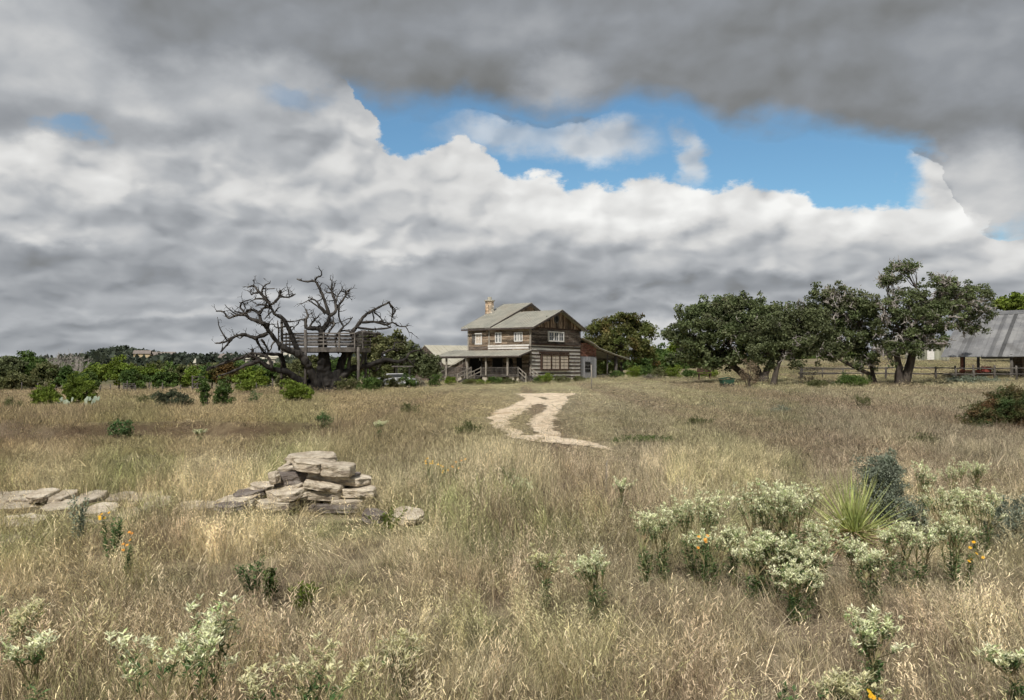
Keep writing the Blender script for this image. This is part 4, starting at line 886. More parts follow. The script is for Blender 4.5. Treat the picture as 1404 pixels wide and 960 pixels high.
# ------------------------------------------------------------------ dead oak and its deck
def build_dead():
    Y0 = 75.0; B = gY(446, Y0)
    T = thing('dead_oak', 'huge leafless dead oak with a wooden deck among its limbs', 'tree', tuple(B)); mb = MB(); r = np.random.default_rng(4)
    D = [ # (radius start, radius end, depth start, depth end, points in zoom units)
     (.75,.3,0,0,[(735,705),(735,660),(740,610),(732,540),(722,470)]),
     (.7,.36,.2,-.5,[(712,690),(705,600),(718,520),(712,450),(705,380)]),
     (.55,.3,0,.6,[(760,690),(790,590),(835,490),(885,430)]),
     (.5,.3,-.2,-1.6,[(700,690),(660,610),(625,540),(590,495),(540,475),(485,445)]),
     (.26,.17,-1.6,-2,[(485,445),(445,395),(415,352),(425,322)]),
     (.2,.05,-1.8,-3,[(420,378),(350,402),(290,385),(232,400),(182,428),(135,432)]),
     (.1,.04,-2.6,-3,[(232,400),(200,440),(165,480)]),
     (.1,.05,-2.2,-1,[(350,402),(372,440),(392,475),(420,490)]),
     (.09,.04,-2.2,-1,[(385,412),(405,440),(425,478)]),
     (.17,.09,-1.8,-2.2,[(415,350),(380,318),(322,300),(290,265)]),
     (.1,.035,-2.2,-2.6,[(300,280),(250,282),(208,297),(182,265),(140,260)]),
     (.07,.02,-2.2,-2,[(290,265),(270,235),(285,215),(302,250)]),
     (.09,.04,-2.1,-2,[(300,275),(240,262)]),
     (.12,.08,-1.9,-1.4,[(380,318),(368,270),(330,252),(300,262)]),
     (.1,.06,-1.9,-1.4,[(372,280),(395,245),(430,240)]),
     (.3,.14,-.6,-.8,[(600,500),(560,430),(540,375),(518,335),(498,298),(452,272),(432,230)]),
     (.13,.04,-.8,-.6,[(432,230),(402,192),(372,157),(342,127),(310,132)]),
     (.06,.02,-.7,-.5,[(372,157),(345,165),(330,172),(322,150)]),
     (.08,.03,-.7,-.9,[(400,190),(386,160),(400,125),(432,110)]),
     (.05,.02,-.7,-.9,[(395,140),(425,142),(457,138)]),
     (.04,.015,-.7,-.9,[(342,127),(345,105),(335,95)]),
     (.10,.035,-.8,-1.2,[(440,225),(475,190),(488,152),(478,165),(500,183),(535,185),(567,168)]),
     (.07,.02,-.8,-.5,[(400,195),(355,195),(320,212)]),
     (.09,.03,-.8,-.5,[(430,238),(385,225),(352,235)]),
     (.06,.02,-.8,-1,[(452,272),(470,247),(486,238)]),
     (.05,.02,-.8,-1,[(440,262),(415,285),(400,305)]),
     (.34,.18,-.5,-.4,[(705,385),(700,355),(660,352),(622,352)]),
     (.13,.04,-.4,-.5,[(622,352),(620,310),(632,282),(615,242)]),
     (.09,.03,-.4,-.2,[(640,352),(660,315),(692,286)]),
     (.06,.02,-.4,-.2,[(660,320),(672,300),(668,282)]),
     (.06,.02,-.4,-.2,[(690,350),(700,330),(685,310)]),
     (.28,.2,-.5,-.2,[(706,385),(722,345),(742,318),(748,285)]),
     (.12,.05,-.2,.4,[(748,285),(722,205),(692,132),(670,100),(622,102),(573,88)]),
     (.05,.015,.3,.4,[(670,100),(692,68)]),
     (.05,.015,.2,.4,[(692,132),(708,110)]),
     (.1,.03,-.2,-.5,[(745,280),(702,240),(672,202),(632,187)]),
     (.08,.03,-.2,-.5,[(725,275),(682,232),(635,205)]),
     (.14,.09,-.2,.3,[(748,285),(780,262),(778,212),(758,152)]),
     (.06,.015,.3,.3,[(758,152),(763,112),(750,80)]),
     (.05,.015,.3,.3,[(758,152),(735,122)]),
     (.05,.015,.3,.3,[(758,152),(775,125),(772,108)]),
     (.10,.04,.3,.8,[(780,262),(803,220),(832,182),(842,155),(857,145)]),
     (.06,.02,.5,.8,[(783,215),(792,176),(810,152),(820,125)]),
     (.05,.02,.5,.8,[(810,152),(832,160),(848,180)]),
     (.05,.02,.5,.8,[(832,182),(845,192)]),
     (.08,.05,.3,.2,[(800,225),(798,290),(822,342)]),
     (.09,.06,.2,0,[(822,342),(790,390),(780,432),(797,490)]),
     (.06,.03,.2,.5,[(822,342),(850,322),(872,290)]),
     (.1,.04,-.2,-.6,[(740,320),(772,325),(760,350),(730,400),(735,440)]),
     (.24,.09,.6,1.2,[(860,385),(898,335),(938,283),(1000,246),(1066,213)]),
     (.08,.03,1.2,1.4,[(1066,213),(1086,252),(1078,312)]),
     (.05,.02,1.2,1.4,[(1072,225),(1100,255),(1085,290),(1100,300)]),
     (.10,.035,.8,1.6,[(915,320),(990,318),(1050,332),(1088,322),(1125,342),(1167,338)]),
     (.07,.03,1,1.6,[(985,265),(1015,290),(1042,325)]),
     (.06,.02,1,1.6,[(975,262),(985,300),(975,325)]),
     (.10,.03,.6,1.4,[(885,345),(980,357),(1062,350),(1075,345)]),
     (.16,.1,.6,0,[(885,430),(875,400),(920,372),(990,382),(1020,380)]),
     (.1,.04,.6,.2,[(885,400),(860,370),(815,365),(780,385)]),
     (.42,.14,.2,1.5,[(785,640),(860,572),(950,552),(1040,522),(1112,532),(1160,512)]),
     (.12,.05,1.5,1.7,[(1112,532),(1160,520),(1203,552)]),
     (.10,.03,1.5,1.7,[(1160,512),(1180,482),(1232,470),(1250,490)]),
     (.12,.05,1,1.4,[(1040,522),(1030,490),(1075,468),(1115,472)]),
     (.08,.03,1,1.4,[(960,550),(985,580),(1020,560)]),
     (.2,.08,.4,.5,[(850,580),(860,500),(890,440)]),
     (.12,.06,.4,.5,[(900,570),(930,500),(925,430),(960,400),(1000,395)]),
     (.46,.2,-.2,-1.6,[(680,690),(590,640),(530,590),(440,568),(372,525)]),
     (.2,.06,-1.6,-2.4,[(372,525),(300,550),(232,582),(140,612)]),
     (.16,.05,-1.6,-2.4,[(372,525),(330,500),(235,520),(150,552),(78,582)]),
     (.12,.04,-1.6,-2,[(440,568),(420,510),(340,485),(310,495),(290,520)]),
     (.3,.16,-.2,-1.4,[(640,640),(560,610),(510,570),(490,500),(440,490),(350,490)]),
     (.08,.03,-1.4,-1,[(478,470),(476,400),(470,310)]),
     (.07,.03,-1.6,-2,[(330,500),(340,470),(325,465)]),
     (.06,.02,-1.8,-2,[(290,385),(270,405),(235,385)]),
     (.3,.2,.3,.5,[(800,690),(840,600),(850,560)]),
     (.2,.12,0,0,[(655,690),(640,600),(610,520),(560,480)])]
    allp = []; thick = MB()
    for (ra, rb, da, db, pts) in D:
        if ra > .21: ra *= .84; rb *= .84
        n = len(pts); P = [at(260+p[0]/3.9, 360+p[1]/3.9, Y0+(da+(db-da)*i/(n-1))*1.6)-B for i, p in enumerate(pts)]
        fine = []; fr = []
        for i in range(n-1):
            p0 = P[max(0, i-1)]; p1 = P[i]; p2 = P[i+1]; p3 = P[min(n-1, i+2)]
            for s in range(5):
                t = s/5; q = .5*((2*p1)+(p2-p0)*t+(2*p0-5*p1+4*p2-p3)*t*t+(3*p1-p0-3*p2+p3)*t**3)
                rr = ra+(rb-ra)*((i+t)/(n-1)); fine.append(q+Vector(tuple(r.normal(0, .1, 3)))*min(rr*.7+.05, .16)); fr.append(rr*r.uniform(.86, 1.18))
        fine.append(P[-1]); fr.append(rb*.6)
        if ra < .18: fr = [q*1.15+.008 for q in fr]
        (thick if ra > .21 else mb).tube(fine, fr, 12 if ra > .2 else 7, rough=.34)
        if ra < .3: allp += [(fine[i], fr[i]) for i in range(3, len(fine))]
    # knuckles, stubs and fine twigs
    for i in range(420):
        p, rr = allp[r.integers(len(allp))]; d = Vector(tuple(r.normal(0, 1, 3))); d.z = abs(d.z)*.8+.1; d.normalize(); ln = r.uniform(.25, 1.0)
        k = p+d*ln*.5+Vector(tuple(r.normal(0, .06, 3))); e = k+(d+Vector(tuple(r.normal(0, .5, 3)))).normalized()*ln*.5; mb.tube([p, k, e], [min(rr*.6, .04), min(rr*.4, .026), .012], 4); mb.tube([k, k+(d+Vector(tuple(r.normal(0, .9, 3)))).normalized()*ln*.45], [.02, .009], 3)
    src = [q for q in allp if q[1] > .05]
    for i in range(46):
        p, rr = src[r.integers(len(src))]; d = Vector((r.normal(0, 1), r.normal(-.3, .5), r.normal(.05, .6))).normalized(); ln = r.uniform(1.0, 2.6); w = [p]
        for q in range(6): d = (d+Vector(tuple(r.normal(0, .42, 3)))).normalized(); w.append(w[-1]+d*ln/6)
        r0_ = min(rr*.8, .085); mb.tube(w, [r0_*(1-.8*q/6)+.008 for q in range(7)], 5, rough=.3)
        for q in range(4):
            a = w[2+q]; e = (d+Vector(tuple(r.normal(0, .9, 3)))).normalized(); mb.tube([a, a+e*.25, a+e*.3+(e+Vector(tuple(r.normal(0, .8, 3)))).normalized()*.3], [.022, .017, .008], 3)
    # root flare
    for a in range(0):
        d = Vector((math.cos(a*.9), math.sin(a*.9), 0)); mb.tube([Vector((.3, 0, 1.3)), d*.7+Vector((.3, 0, .5)), d*1.35+Vector((.3, 0, -.15))], [.5, .36, .16], 8, rough=.2)
    mb.build('branches', M['bark_dead'], T, smooth=True)
    tk = thick.build('trunk', M['bark_dead'], T, smooth=True); rm = tk.modifiers.new('join', 'REMESH'); rm.mode = 'VOXEL'; rm.voxel_size = .065; rm.use_smooth_shade = True; sm = tk.modifiers.new('soft', 'SMOOTH'); sm.iterations = 4
    # deck
    D0 = gY(440, 76); W = thing('tree_deck', 'grey wooden lookout deck on posts built around the dead oak', 'deck', tuple(D0))
    z = lambda px, py, Y: at(px, py, Y)-D0
    k = 76/F; zf = at(440, 477, 76).z-D0.z
    ring = [(-6.3*1.0, 1.0), (-3.6, -1.9), (.3, -2.4), (4.0, -2.1), (6.4, .4), (4.2, 3.6), (-3.6, 3.6)]
    x0 = at(386, 470, 76).x-D0.x; ring = [(x0, .3), (x0+1.2, -1.7), (x0+4.3, -2.2), (x0+7.0, -2.0), (x0+8.0, .3), (x0+6.3, 2.9), (x0+1.5, 2.9)]
    fl = MB(); fl.slab([(x, y, zf) for x, y in ring], .12); fl.build('floor', M['grey_wood'], W)
    jo = MB()
    for i in range(7): a = ring[i]; b = ring[(i+1) % 7]; jo.bar((a[0], a[1], zf-.27), (b[0], b[1], zf-.27), .1, .28)
    for q in range(5): jo.bar((x0+1+q*1.5, -1.9, zf-.26), (x0+1+q*1.5, 2.7, zf-.26), .08, .24)
    jo.build('joist', M['grey_wood'], W)
    ra = MB()
    for i in range(7):
        a = Vector((*ring[i], zf)); b = Vector((*ring[(i+1) % 7], zf))
        for h in (.3, .6, .9, 1.22): ra.tint = random.random(); ra.bar(a+Vector((0, 0, h)), b+Vector((0, 0, h)), .05, .13)
        n = max(2, int((b-a).length/1.3))
        for q in range(n): p = a.lerp(b, q/n); ra.bar(p+Vector((0, 0, -.1)), p+Vector((0, 0, 1.35)), .1, .1)
    ra.build('railing', M['grey_wood'], W)
    for (px, dy, top) in ((418.5, -2.1, 452), (386, .2, 436), (491, -2.0, 476), (501, .3, 478), (438, 2.6, 478), (470, 2.6, 478)):
        p = at(px, 500, 76+dy)-D0; g = tz(p.x+D0.x, 76+dy)-D0.z; q = at(px, top, 76+dy)-D0; m_ = MB(); m_.tube([(p.x, dy, g-.2), (p.x+.03, dy, (g+q.z)/2), (p.x, dy, q.z)], .13, 7); m_.build('post', M['grey_wood'], W, smooth=True)
build_dead()

# ------------------------------------------------------------------ the house
HA = R(54)
def build_house():
    HX, HY = 2.26, 100.0; HZ0 = .25
    H = thing('log_house', 'two-storey log and plank house with a porch and a metal roof', 'house', (HX, HY, HZ0), HA)
    z = lambda v: v-HZ0
    W, L1, L2 = 11.3, 6.2, 9.6; ze = z(6.9); zl = z(4.8); zr = z(9.05); zr2 = z(10.25)
    TP = 5.8; TP2 = 8.5; W2 = 17.0
    # inner dark core so nothing is hollow
    b = MB(); b.box(.3, W-.3, .3, L1, .2, ze-.1); b.box(.3, W2-.3, L1, L2-.3, .2, ze-.1)
    b.build('core', M['black'], H)
    # front gable wall (plane y=0): logs with chinking
    ch = MB(); ch.box(0.05, W-.05, 0.02, .25, 0, zl); c_ = ch.build('chinking', M['chink'], H)
    lg = MB(); nlog = 10; hh = zl/nlog
    for i in range(nlog):
        z0 = i*hh; lg.tint = random.uniform(.25, .8); a = random.uniform(.0, .03)
        lg.hexa([(-.25, -.02, z0+.02+a), (W+.1, -.02, z0+.02), (W+.1, .2, z0), (-.25, .2, z0), (-.25, -.02, z0+hh*.46), (W+.1, -.02, z0+hh*.5+a), (W+.1, .2, z0+hh*.52), (-.25, .2, z0+hh*.52)])
    lg.build('log_course', M['log'], H)
    pl = MB(); n = 10; hh = (ze-zl)/n
    for i in range(n):
        s = -.02
        while s < W:
            e = min(W+.03, s+random.uniform(2.5, 6)); pl.tint = random.random(); pl.box(s, e-.01, -.05+random.uniform(-.01, .01), .1, zl+i*hh+.01, zl+(i+1)*hh-.015); s = e
    pl.build('plank_wall', M['plank_dark'], H)
    # gable triangle boards (vertical)
    gb = MB(); s = -.02
    def zrake(t): return ze+(zr-ze)*(t/TP if t < TP else (W+.0-t)/(W-TP))
    while s < W:
        e = min(W, s+random.uniform(.18, .34)); gb.tint = random.random()
        za, zb = zrake(max(s, 0)), zrake(e-.02); yb = -.08+random.uniform(-.012, .012)
        gb.hexa([(s, yb, ze-.05), (e-.02, yb, ze-.05), (e-.02, .1, ze-.05), (s, .1, ze-.05), (s, yb, za), (e-.02, yb, zb), (e-.02, .1, zb), (s, .1, za)]); s = e
    gb.build('gable_boards', M['gable'], H)
    tb = MB(); tb.box(-.05, W+.05, -.13, -.05, ze-.16, ze-.02); tb.box(-.05, W+.03, -.12, -.03, zl-.1, zl+.04); tb.build('trim_board', M['winframe'], H)
    # side wall (plane x=0): planks
    sd_ = MB(); n = 13; z0 = 0; hh = (ze)/ (n*2)
    for i in range(n*2):
        s = 0
        while s < L2:
            e = min(L2, s+random.uniform(2, 5)); sd_.tint = random.random(); zz = i*hh
            x_ = -.05+random.uniform(-.012, .012); sd_.box(x_, .15, s, e-.01, zz+.01, zz+hh-.012); s = e
    sd_.build('side_plank_wall', M['plank_side'], H)
    cb = MB(); cb.box(-.09, .0, -.06, .16, 0, ze); cb.box(-.09, .02, L1-.05, L1+.15, zl-.4, ze); cb.box(-.09, .0, L2-.15, L2+.05, 0, ze); cb.build('corner_board', M['pale_wood'], H)
    wb = MB(); 
    for q in range(2): wb.box(-.1, -.03, .2, L1+.2, z(4.25)+q*.3, z(4.25)+q*.3+.2)
    wb.build('pale_board', M['chink'], H)
    db = MB(); db.box(-.11, -.03, L1+.2, L2-.2, z(4.2), z(4.6)); db.tint = .3; db.build('dark_board', M['plank_dark'], H)
    # back body gable + right side walls
    bg = MB(); s = 3.0
    def zr_2(t): return ze+(zr2-ze)*(t/TP2 if t < TP2 else (W2-t)/(W2-TP2))
    while s < W2:
        e = min(W2, s+.3); bg.tint = random.random(); bg.hexa([(s, L1-.02, ze-.5), (e-.02, L1-.02, ze-.5), (e-.02, L1+.1, ze-.5), (s, L1+.1, ze-.5), (s, L1-.02, zr_2(s)), (e-.02, L1-.02, zr_2(e)), (e-.02, L1+.1, zr_2(e)), (s, L1+.1, zr_2(s))]); s = e
    bg.build('rear_gable_boards', M['gable'], H)
    rw = MB()
    for i in range(14): rw.tint = random.random(); rw.box(W-.1, W+.03, .12, L1, i*ze/14+.01, (i+1)*ze/14-.01); rw.box(W2-.1, W2, L1, L2, i*ze/14+.01, (i+1)*ze/14-.01); rw.box(W+.04, W2, L1, L1+.12, i*ze/14+.01, (i+1)*ze/14-.01); rw.box(.1, W2, L2-.12, L2, i*ze/14+.01, (i+1)*ze/14-.01)
    rw.poly([(0, L2, ze), (W2, L2, ze), (TP2, L2, zr2)])
    rw.build('rear_plank_wall', M['plank_dark'], H)
    # roofs with standing ribs
    def slope(mb, a, b, c, d, th=.1, ribs=0):   # a-b eave, d-c ridge
        mb.tint = .5; mb.slab([a, b, c, d], th); a, b, c, d = map(Vector, (a, b, c, d))
        for i in range(ribs+1):
            f = i/ribs; mb.tint = .3+.4*random.random(); mb.bar(a.lerp(b, f)+Vector((0, 0, .02)), d.lerp(c, f)+Vector((0, 0, .02)), .05, .06)
    oh = .55; k1 = (zr-ze)/TP; y0, y1 = -.75, L1+.35
    rf = MB(); zt = .12
    slope(rf, (-oh, y1, ze-oh*k1+zt), (-oh, y0, ze-oh*k1+zt), (TP, y0, zr+zt), (TP, y1, zr+zt), .1, 16)
    k1b = (zr-ze)/(W-TP); slope(rf, (W+oh, y0, ze-oh*k1b+zt), (W+oh, y1, ze-oh*k1b+zt), (TP, y1, zr+zt+.002), (TP, y0, zr+zt+.002), .1, 16)
    k2 = (zr2-ze)/TP2; y0b, y1b = L1-.5, L2+.65
    zt2 = zt+.16
    slope(rf, (-oh-.03, y1b, ze-oh*k2+zt2), (-oh-.03, y0b, ze-oh*k2+zt2), (TP2, y0b, zr2+zt2), (TP2, y1b, zr2+zt2), .1, 10)
    slope(rf, (W2+oh, y0b, ze-oh*k2+zt), (W2+oh, y1b, ze-oh*k2+zt), (TP2, y1b, zr2+zt+.002), (TP2, y0b, zr2+zt+.002), .1, 10)
    roof = rf.build('roof', M['roof'], H)
    eg = MB()
    for (a, b) in (((-oh, y0-.03, ze-oh*k1), (TP, y0-.03, zr)), ((W+oh, y0-.03, ze-oh*k1b), (TP, y0-.03, zr)), ((-oh-.03, y0b-.03, ze-oh*k2+.14), (TP2, y0b-.03, zr2+.14)), ((W2+oh, y0b-.03, ze-oh*k2), (TP2, y0b-.03, zr2)), ((-oh-.06, y0, ze-oh*k1), (-oh-.06, y1, ze-oh*k1)), ((-oh-.09, y0b+.9, ze-oh*k2), (-oh-.09, y1b, ze-oh*k2))):
        eg.bar(a, b, .05, .2)
    eg.build('fascia', M['roof_edge'], roof)
    # chimney
    cx, cy = 5.2, L2+.62; cm = MB(); hh = .22; zz = 0; top = z(11.0)
    while zz < top-.25:
        m_ = 8
        for q in range(m_):
            cm.tint = random.random(); a0 = 2*PI*q/m_+(zz*3) % .7; a1 = a0+2*PI/m_*.96; r1 = .58+random.uniform(-.02, .02)
            cm.hexa([(cx+math.cos(a)*rr_, cy+math.sin(a)*rr_, zq) for zq in (zz, zz+hh-.015) for (a, rr_) in ((a0, .3), (a0, r1), (a1, r1), (a1, .3))])
        zz += hh
    cm.tint = .5; cm.tube([(cx, cy, 0), (cx, cy, top-.3)], .54, 12)
    chm = cm.build('chimney', M['chimney'], roof)
    cp = MB(); cp.tube([(cx, cy, top-.3), (cx, cy, top-.15)], .68, 14); cp.tube([(cx, cy, top-.15), (cx, cy, top+.25)], [.3, .28], 10); cp.build('chimney_cap', M['cap'], chm)
    # windows ------------------------------------------------------------
    def win(axis, c0, c1, z0, z1, lights, rows, frame='white', pane='glass', proud=.12, curtain=False, fw=.09):
        fr = MB(); gl = MB()
        def bx(m_, a, b, za, zb, p0, p1):
            if axis == 'x': m_.box(a, b, -p1, -p0, za, zb)
            else: m_.box(-p1, -p0, a, b, za, zb)
        bx(gl, c0, c1, z0, z1, .02, proud-.05)
        bx(fr, c0-fw, c1+fw, z0-fw, z0, .02, proud); bx(fr, c0-fw, c1+fw, z1, z1+fw, .02, proud); bx(fr, c0-fw, c0, z0, z1, .02, proud); bx(fr, c1, c1+fw, z0, z1, .02, proud)
        w = (c1-c0)/lights
        for i in range(1, lights): bx(fr, c0+w*i-fw*.7, c0+w*i+fw*.7, z0, z1, .02, proud)
        for i in range(lights):
            for q in range(1, rows): bx(fr, c0+w*i+(fw if i else 0), c0+w*(i+1)-(fw if i < lights-1 else 0), z0+(z1-z0)*q/rows-.02, z0+(z1-z0)*q/rows+.02, .05, proud-.03)
            bx(fr, c0+w*(i+.5)-.018, c0+w*(i+.5)+.018, z0, z1, .05, proud-.025)
        f = fr.build('window', M[frame], H); gl.build('pane', M[pane], f)
        return f
    def tpx(px): q = (px-CX)/F; return (HX-q*HY)/(q*math.sin(HA)-math.cos(HA))
    def spx(px): q = (px-CX)/F; return (HX-q*HY)/(q*math.cos(HA)+math.sin(HA))
    def zat(py, t=0, s=0): Yd = HY+math.sin(HA)*t+math.cos(HA)*s; return z(EYE+(HZ-py)/F*Yd)
    t0, t1 = tpx(751.5), tpx(771); win('x', t0, t1, zat(467, 5.5), zat(456.5, 5.5), 3, 2, fw=.16, proud=.2)
    t0, t1 = tpx(742), tpx(777); f = win('x', t0, t1, zat(506, 5.5), zat(488, 5.5), 3, 4, 'winframe', 'curtain', .25, fw=.2)
    lt = MB(); lt.box(t0-.45, t1+.35, -.2, -.03, zat(484, 5.5)-.12, zat(484, 5.5)+.1); lt.build('lintel', M['winframe'], H)
    # round window
    rw_ = MB(); tc_ = tpx(762); zc = zat(437.5, 5); rw_.wallpoly([(tc_+math.cos(a*PI/10)*.52, -.17, zc+math.sin(a*PI/10)*.52) for a in range(20)], (0, 1, 0), .07)
    rr_ = rw_.build('round_window', M['grey_wood'], H); g_ = MB(); g_.wallpoly([(tc_+math.cos(a*PI/10)*.36, -.19, zc+math.sin(a*PI/10)*.36) for a in range(20)], (0, 1, 0), .05); g_.build('pane', M['black'], rr_)
    lw = MB(); ta = tpx(748.5); tb_ = tpx(753.5); lw.box(ta, tb_, -.13, -.02, zat(441, 4.5), zat(434, 4.5)); lw.build('loft_opening', M['black'], H)
    lm = MB(); tq = tpx(761.5); lm.tube([(tq, -.1, zat(470.5, 5.5)), (tq, -.45, zat(470, 5.5)), (tq, -.5, zat(472, 5.5))], [.1, .12, .2], 8); lm.build('wall_lamp', M['black'], H)
    # side windows
    s0, s1 = spx(716), spx(706.5); win('y', s0, s1, zat(467, 0, 1.5), zat(457, 0, 1.5), 3, 2, fw=.12)
    s0, s1 = spx(687), spx(680.5); win('y', s0, s1, zat(469, 0, 4.5), zat(457, 0, 4.5), 2, 2, fw=.12, )
    s0, s1 = spx(660), spx(653); win('y', s0, s1, zat(471, 0, 8), zat(458.5, 0, 8), 1, 2, fw=.14, pane='curtain'); 
    sh = MB(); sq = spx(651.5); sh.box(-.12, -.04, sq-.1, sq+.45, zat(471, 0, 8), zat(458, 0, 8)); sh.build('shutter', M['grey_wood'], H)
    # lower side wall behind the porch: openings
    dr = MB(); s0, s1 = spx(716), spx(709); dr.box(-.1, -.02, s0, s1, .7, 2.9); dr.build('door', M['black'], H)
    for (a, b_) in ((703, 697), (690, 676), (661, 645)):
        m_ = MB(); s0, s1 = spx(a), spx(b_); m_.box(-.1, -.02, s0, s1, 1.15 if a != 661 else .72, 2.85); q = m_.build('porch_window', M['black'], H)
        f_ = MB(); n = max(1, int((s1-s0)/1.0))
        for i in range(n+1): e = s0+(s1-s0)*i/n; f_.box(-.15, -.03, e-.05, e+.05, 1.15, 2.9)
        f_.box(-.15, -.03, s0, s1, 2.86, 2.95); f_.build('frame', M['grey_wood'], q)
    lm = MB(); lm.tube([(-.7, 7.2, 2.9), (-.7, 7.2, 2.55)], [.05, .12], 8); lm.build('porch_lamp', M['white'], H)
    # porch --------------------------------------------------------------
    P = 2.4; se = 12.4; zf = .78
    pf = MB(); pf.slab([(-P, 0, zf), (-.06, 0, zf), (-.06, L2, zf), (-P, L2, zf)], .12); pf.slab([(-P, L2, zf), (1.5, L2+.06, zf), (1.5, se-.3, zf), (-P, se-.3, zf)], .12)
    pf.build('porch_floor', M['grey_wood'], H)
    ft = MB(); ft.box(-P+.15, -.1, .2, .5, 0, zf-.13)
    for q in range(6): ft.box(-P+.1, -P+.5, 1.2+q*2-.35, 1.2+q*2+.35, -.1, zf-.14)
    ft.build('footing', M['found'], H)
    pr = MB(); xo = -P-.45; zo = z(3.38)
    pr.slab([(xo, se, zo), (xo, -.35, zo), (-.1, -.35, z(4.12)), (-.1, L2+.0, z(4.12)), (0.8, se, z(4.3))], .08)
    for i in range(24): f = i/23; ss = -.35+(se+.35)*f; zz_ = z(4.12); pr.bar((xo, ss, zo+.02), (-.1, ss if ss < L2 else ss, zz_+.02), .05, .05)
    prf = pr.build('porch_roof', M['roof'], H)
    fb = MB(); fb.bar((xo-.03, -.35, zo-.09), (xo-.03, se, zo-.09), .05, .16); fb.bar((xo, -.38, zo-.09), (-.1, -.38, z(4.03)), .05, .14); fb.bar((-P, -.2, zo-.16), (-P, se-.2, zo-.16), .14, .2); fb.build('beam', M['roof_edge'], prf)
    for s in (1.69, 4.9, 7.8, 11.15, 12.1):
        m_ = MB(); m_.box(-P-.09, -P+.09, s-.09, s+.09, 0 if s > 9 else zf, zo-.1); m_.build('post', M['pale_wood'], H)
    def rail(a, b, sp=.16, hh=.95, skip=()):
        m_ = MB(); a = Vector(a); b = Vector(b); n = max(2, int((b-a).length/sp))
        m_.bar(a+Vector((0, 0, hh)), b+Vector((0, 0, hh)), .07, .08); m_.bar(a+Vector((0, 0, .1)), b+Vector((0, 0, .1)), .05, .08)
        for i in range(n+1): p = a.lerp(b, i/n); m_.tint = random.random(); m_.bar(p+Vector((0, 0, .1)), p+Vector((0, 0, hh)), .07, .03)
        return m_.build('railing', M['grey_wood'], H)
    rail((-P, 1.8, zf), (-P, 5.6, zf)); rail((-P, 7.3, zf), (-P, se-.4, zf)); rail((-P, .1, zf), (-P, 1.5, zf))
    def stairs(o, d, side, w, run, n=5):
        o = Vector(o); d = Vector(d); side = Vector(side); st = MB()
        for i in range(n): p = o+d*(run*(i+.5)/n)+Vector((0, 0, -zf*(i+.6)/n)); st.bar(p-side*w/2, p+side*w/2, run/n*1.05, .05, up=(0, 0, 1))
        for sg in (-1, 1): a = o+side*sg*w/2; st.bar(a+Vector((0, 0, -.1)), a+d*run+Vector((0, 0, -zf)), .05, .22)
        S = st.build('stairs', M['grey_wood'], H); ra = MB()
        for sg in (-1, 1):
            a = o+side*sg*w/2; b = a+d*run+Vector((0, 0, -zf))
            for h_ in (.5, .95): ra.bar(a+Vector((0, 0, h_)), b+Vector((0, 0, h_)), .06, .1)
            ra.bar(a, a+Vector((0, 0, 1.05)), .1); ra.bar(b-Vector((0, 0, .1)), b+Vector((0, 0, 1.02)), .1); m = a.lerp(b, .5); ra.bar(m, m+Vector((0, 0, .95)), .07)
        ra.build('handrail', M['pale_wood'], S)
    stairs((-P, 6.45, zf), (-1, 0, 0), (0, 1, 0), 1.5, 2.6, 6); stairs((-1.3, .05, zf), (-.45, -.893, 0), (.893, -.45, 0), 1.6, 1.9, 5)
    # lean-to on the right ---------------------------------------------------
    ta, tb_, tc2 = W+.05, 15.65, 24.4; za, zb_, zc_ = z(5.75), z(4.62), z(3.2)
    bw = MB(); zd = z(3.45); n = 9
    for i in range(n):
        z0_ = zd+i*.2; 
        tmax = ta+(za-z0_-.15)/(za-zb_)*(tb_-ta); s = ta
        while s < min(tb_, tmax)-.1:
            e = min(min(tb_, tmax), s+random.uniform(.4, .9)); bw.tint = random.random(); bw.box(s, e-.02, .15, .35, z0_+.01, z0_+.185); s = e
    bw.build('brick_wall', M['brick'], H)
    dw = MB(); s = ta
    while s < tb_: e = min(tb_, s+.3); dw.tint = random.random(); dw.box(s, e-.02, .1, .3, 0, zd-.02); s = e
    dw.build('board_wall', M['door_grey'], H)
    sw = MB()
    for i in range(9): sw.tint = random.random(); sw.box(tb_-.12, tb_, .31, L1+2, i*.48, i*.48+.46)
    sw.box(ta, tb_-.13, .4, .6, 0, zd); sw.build('lean_to_side_wall', M['plank_dark'], H)
    d0, d1 = tpx(801.5), tpx(810.5); dd = MB(); dd.box(d0, d1, .02, .12, .12, 2.75); do = dd.build('grey_door', M['door_grey'], H)
    pn = MB(); 
    for i in range(3):
        for j in range(3):
            if j == 0 and i != 1: pass
            w = (d1-d0-.3)/3; pn.box(d0+.15+i*w+.04, d0+.15+(i+1)*w-.04, -.01, .015, 1.15+j*.48, 1.15+j*.48+.4)
    pn.build('pane', M['black'], do)
    lf = MB(); yA, yB = -.45, L1+2.5
    def quads(pts):
        for i in range(len(pts)-1): a, b = pts[i], pts[i+1]; lf.tint = .5; lf.slab([(b[0], yA, b[1]), (b[0], yB, b[1]), (a[0], yB, a[1]), (a[0], yA, a[1])], .09)
    quads([(ta-.02, za+.1), (ta+2.4, za-.42), (tb_, zb_+.02), (tb_+4.4, (zb_+zc_)/2-.08), (tc2, zc_)])
    lfo = lf.build('lean_to_roof', M['roof'], H); lb = MB()
    lb.bar((tb_, yA+.6, zb_-.2), (tc2-.4, yA+.6, zc_-.12), .12, .16); lb.bar((tc2-1.2, yA+.6, zc_+.02), (tc2-1.2, yB-.3, zc_+.02), .14, .18); lb.build('beam', M['roof_edge'], lfo)
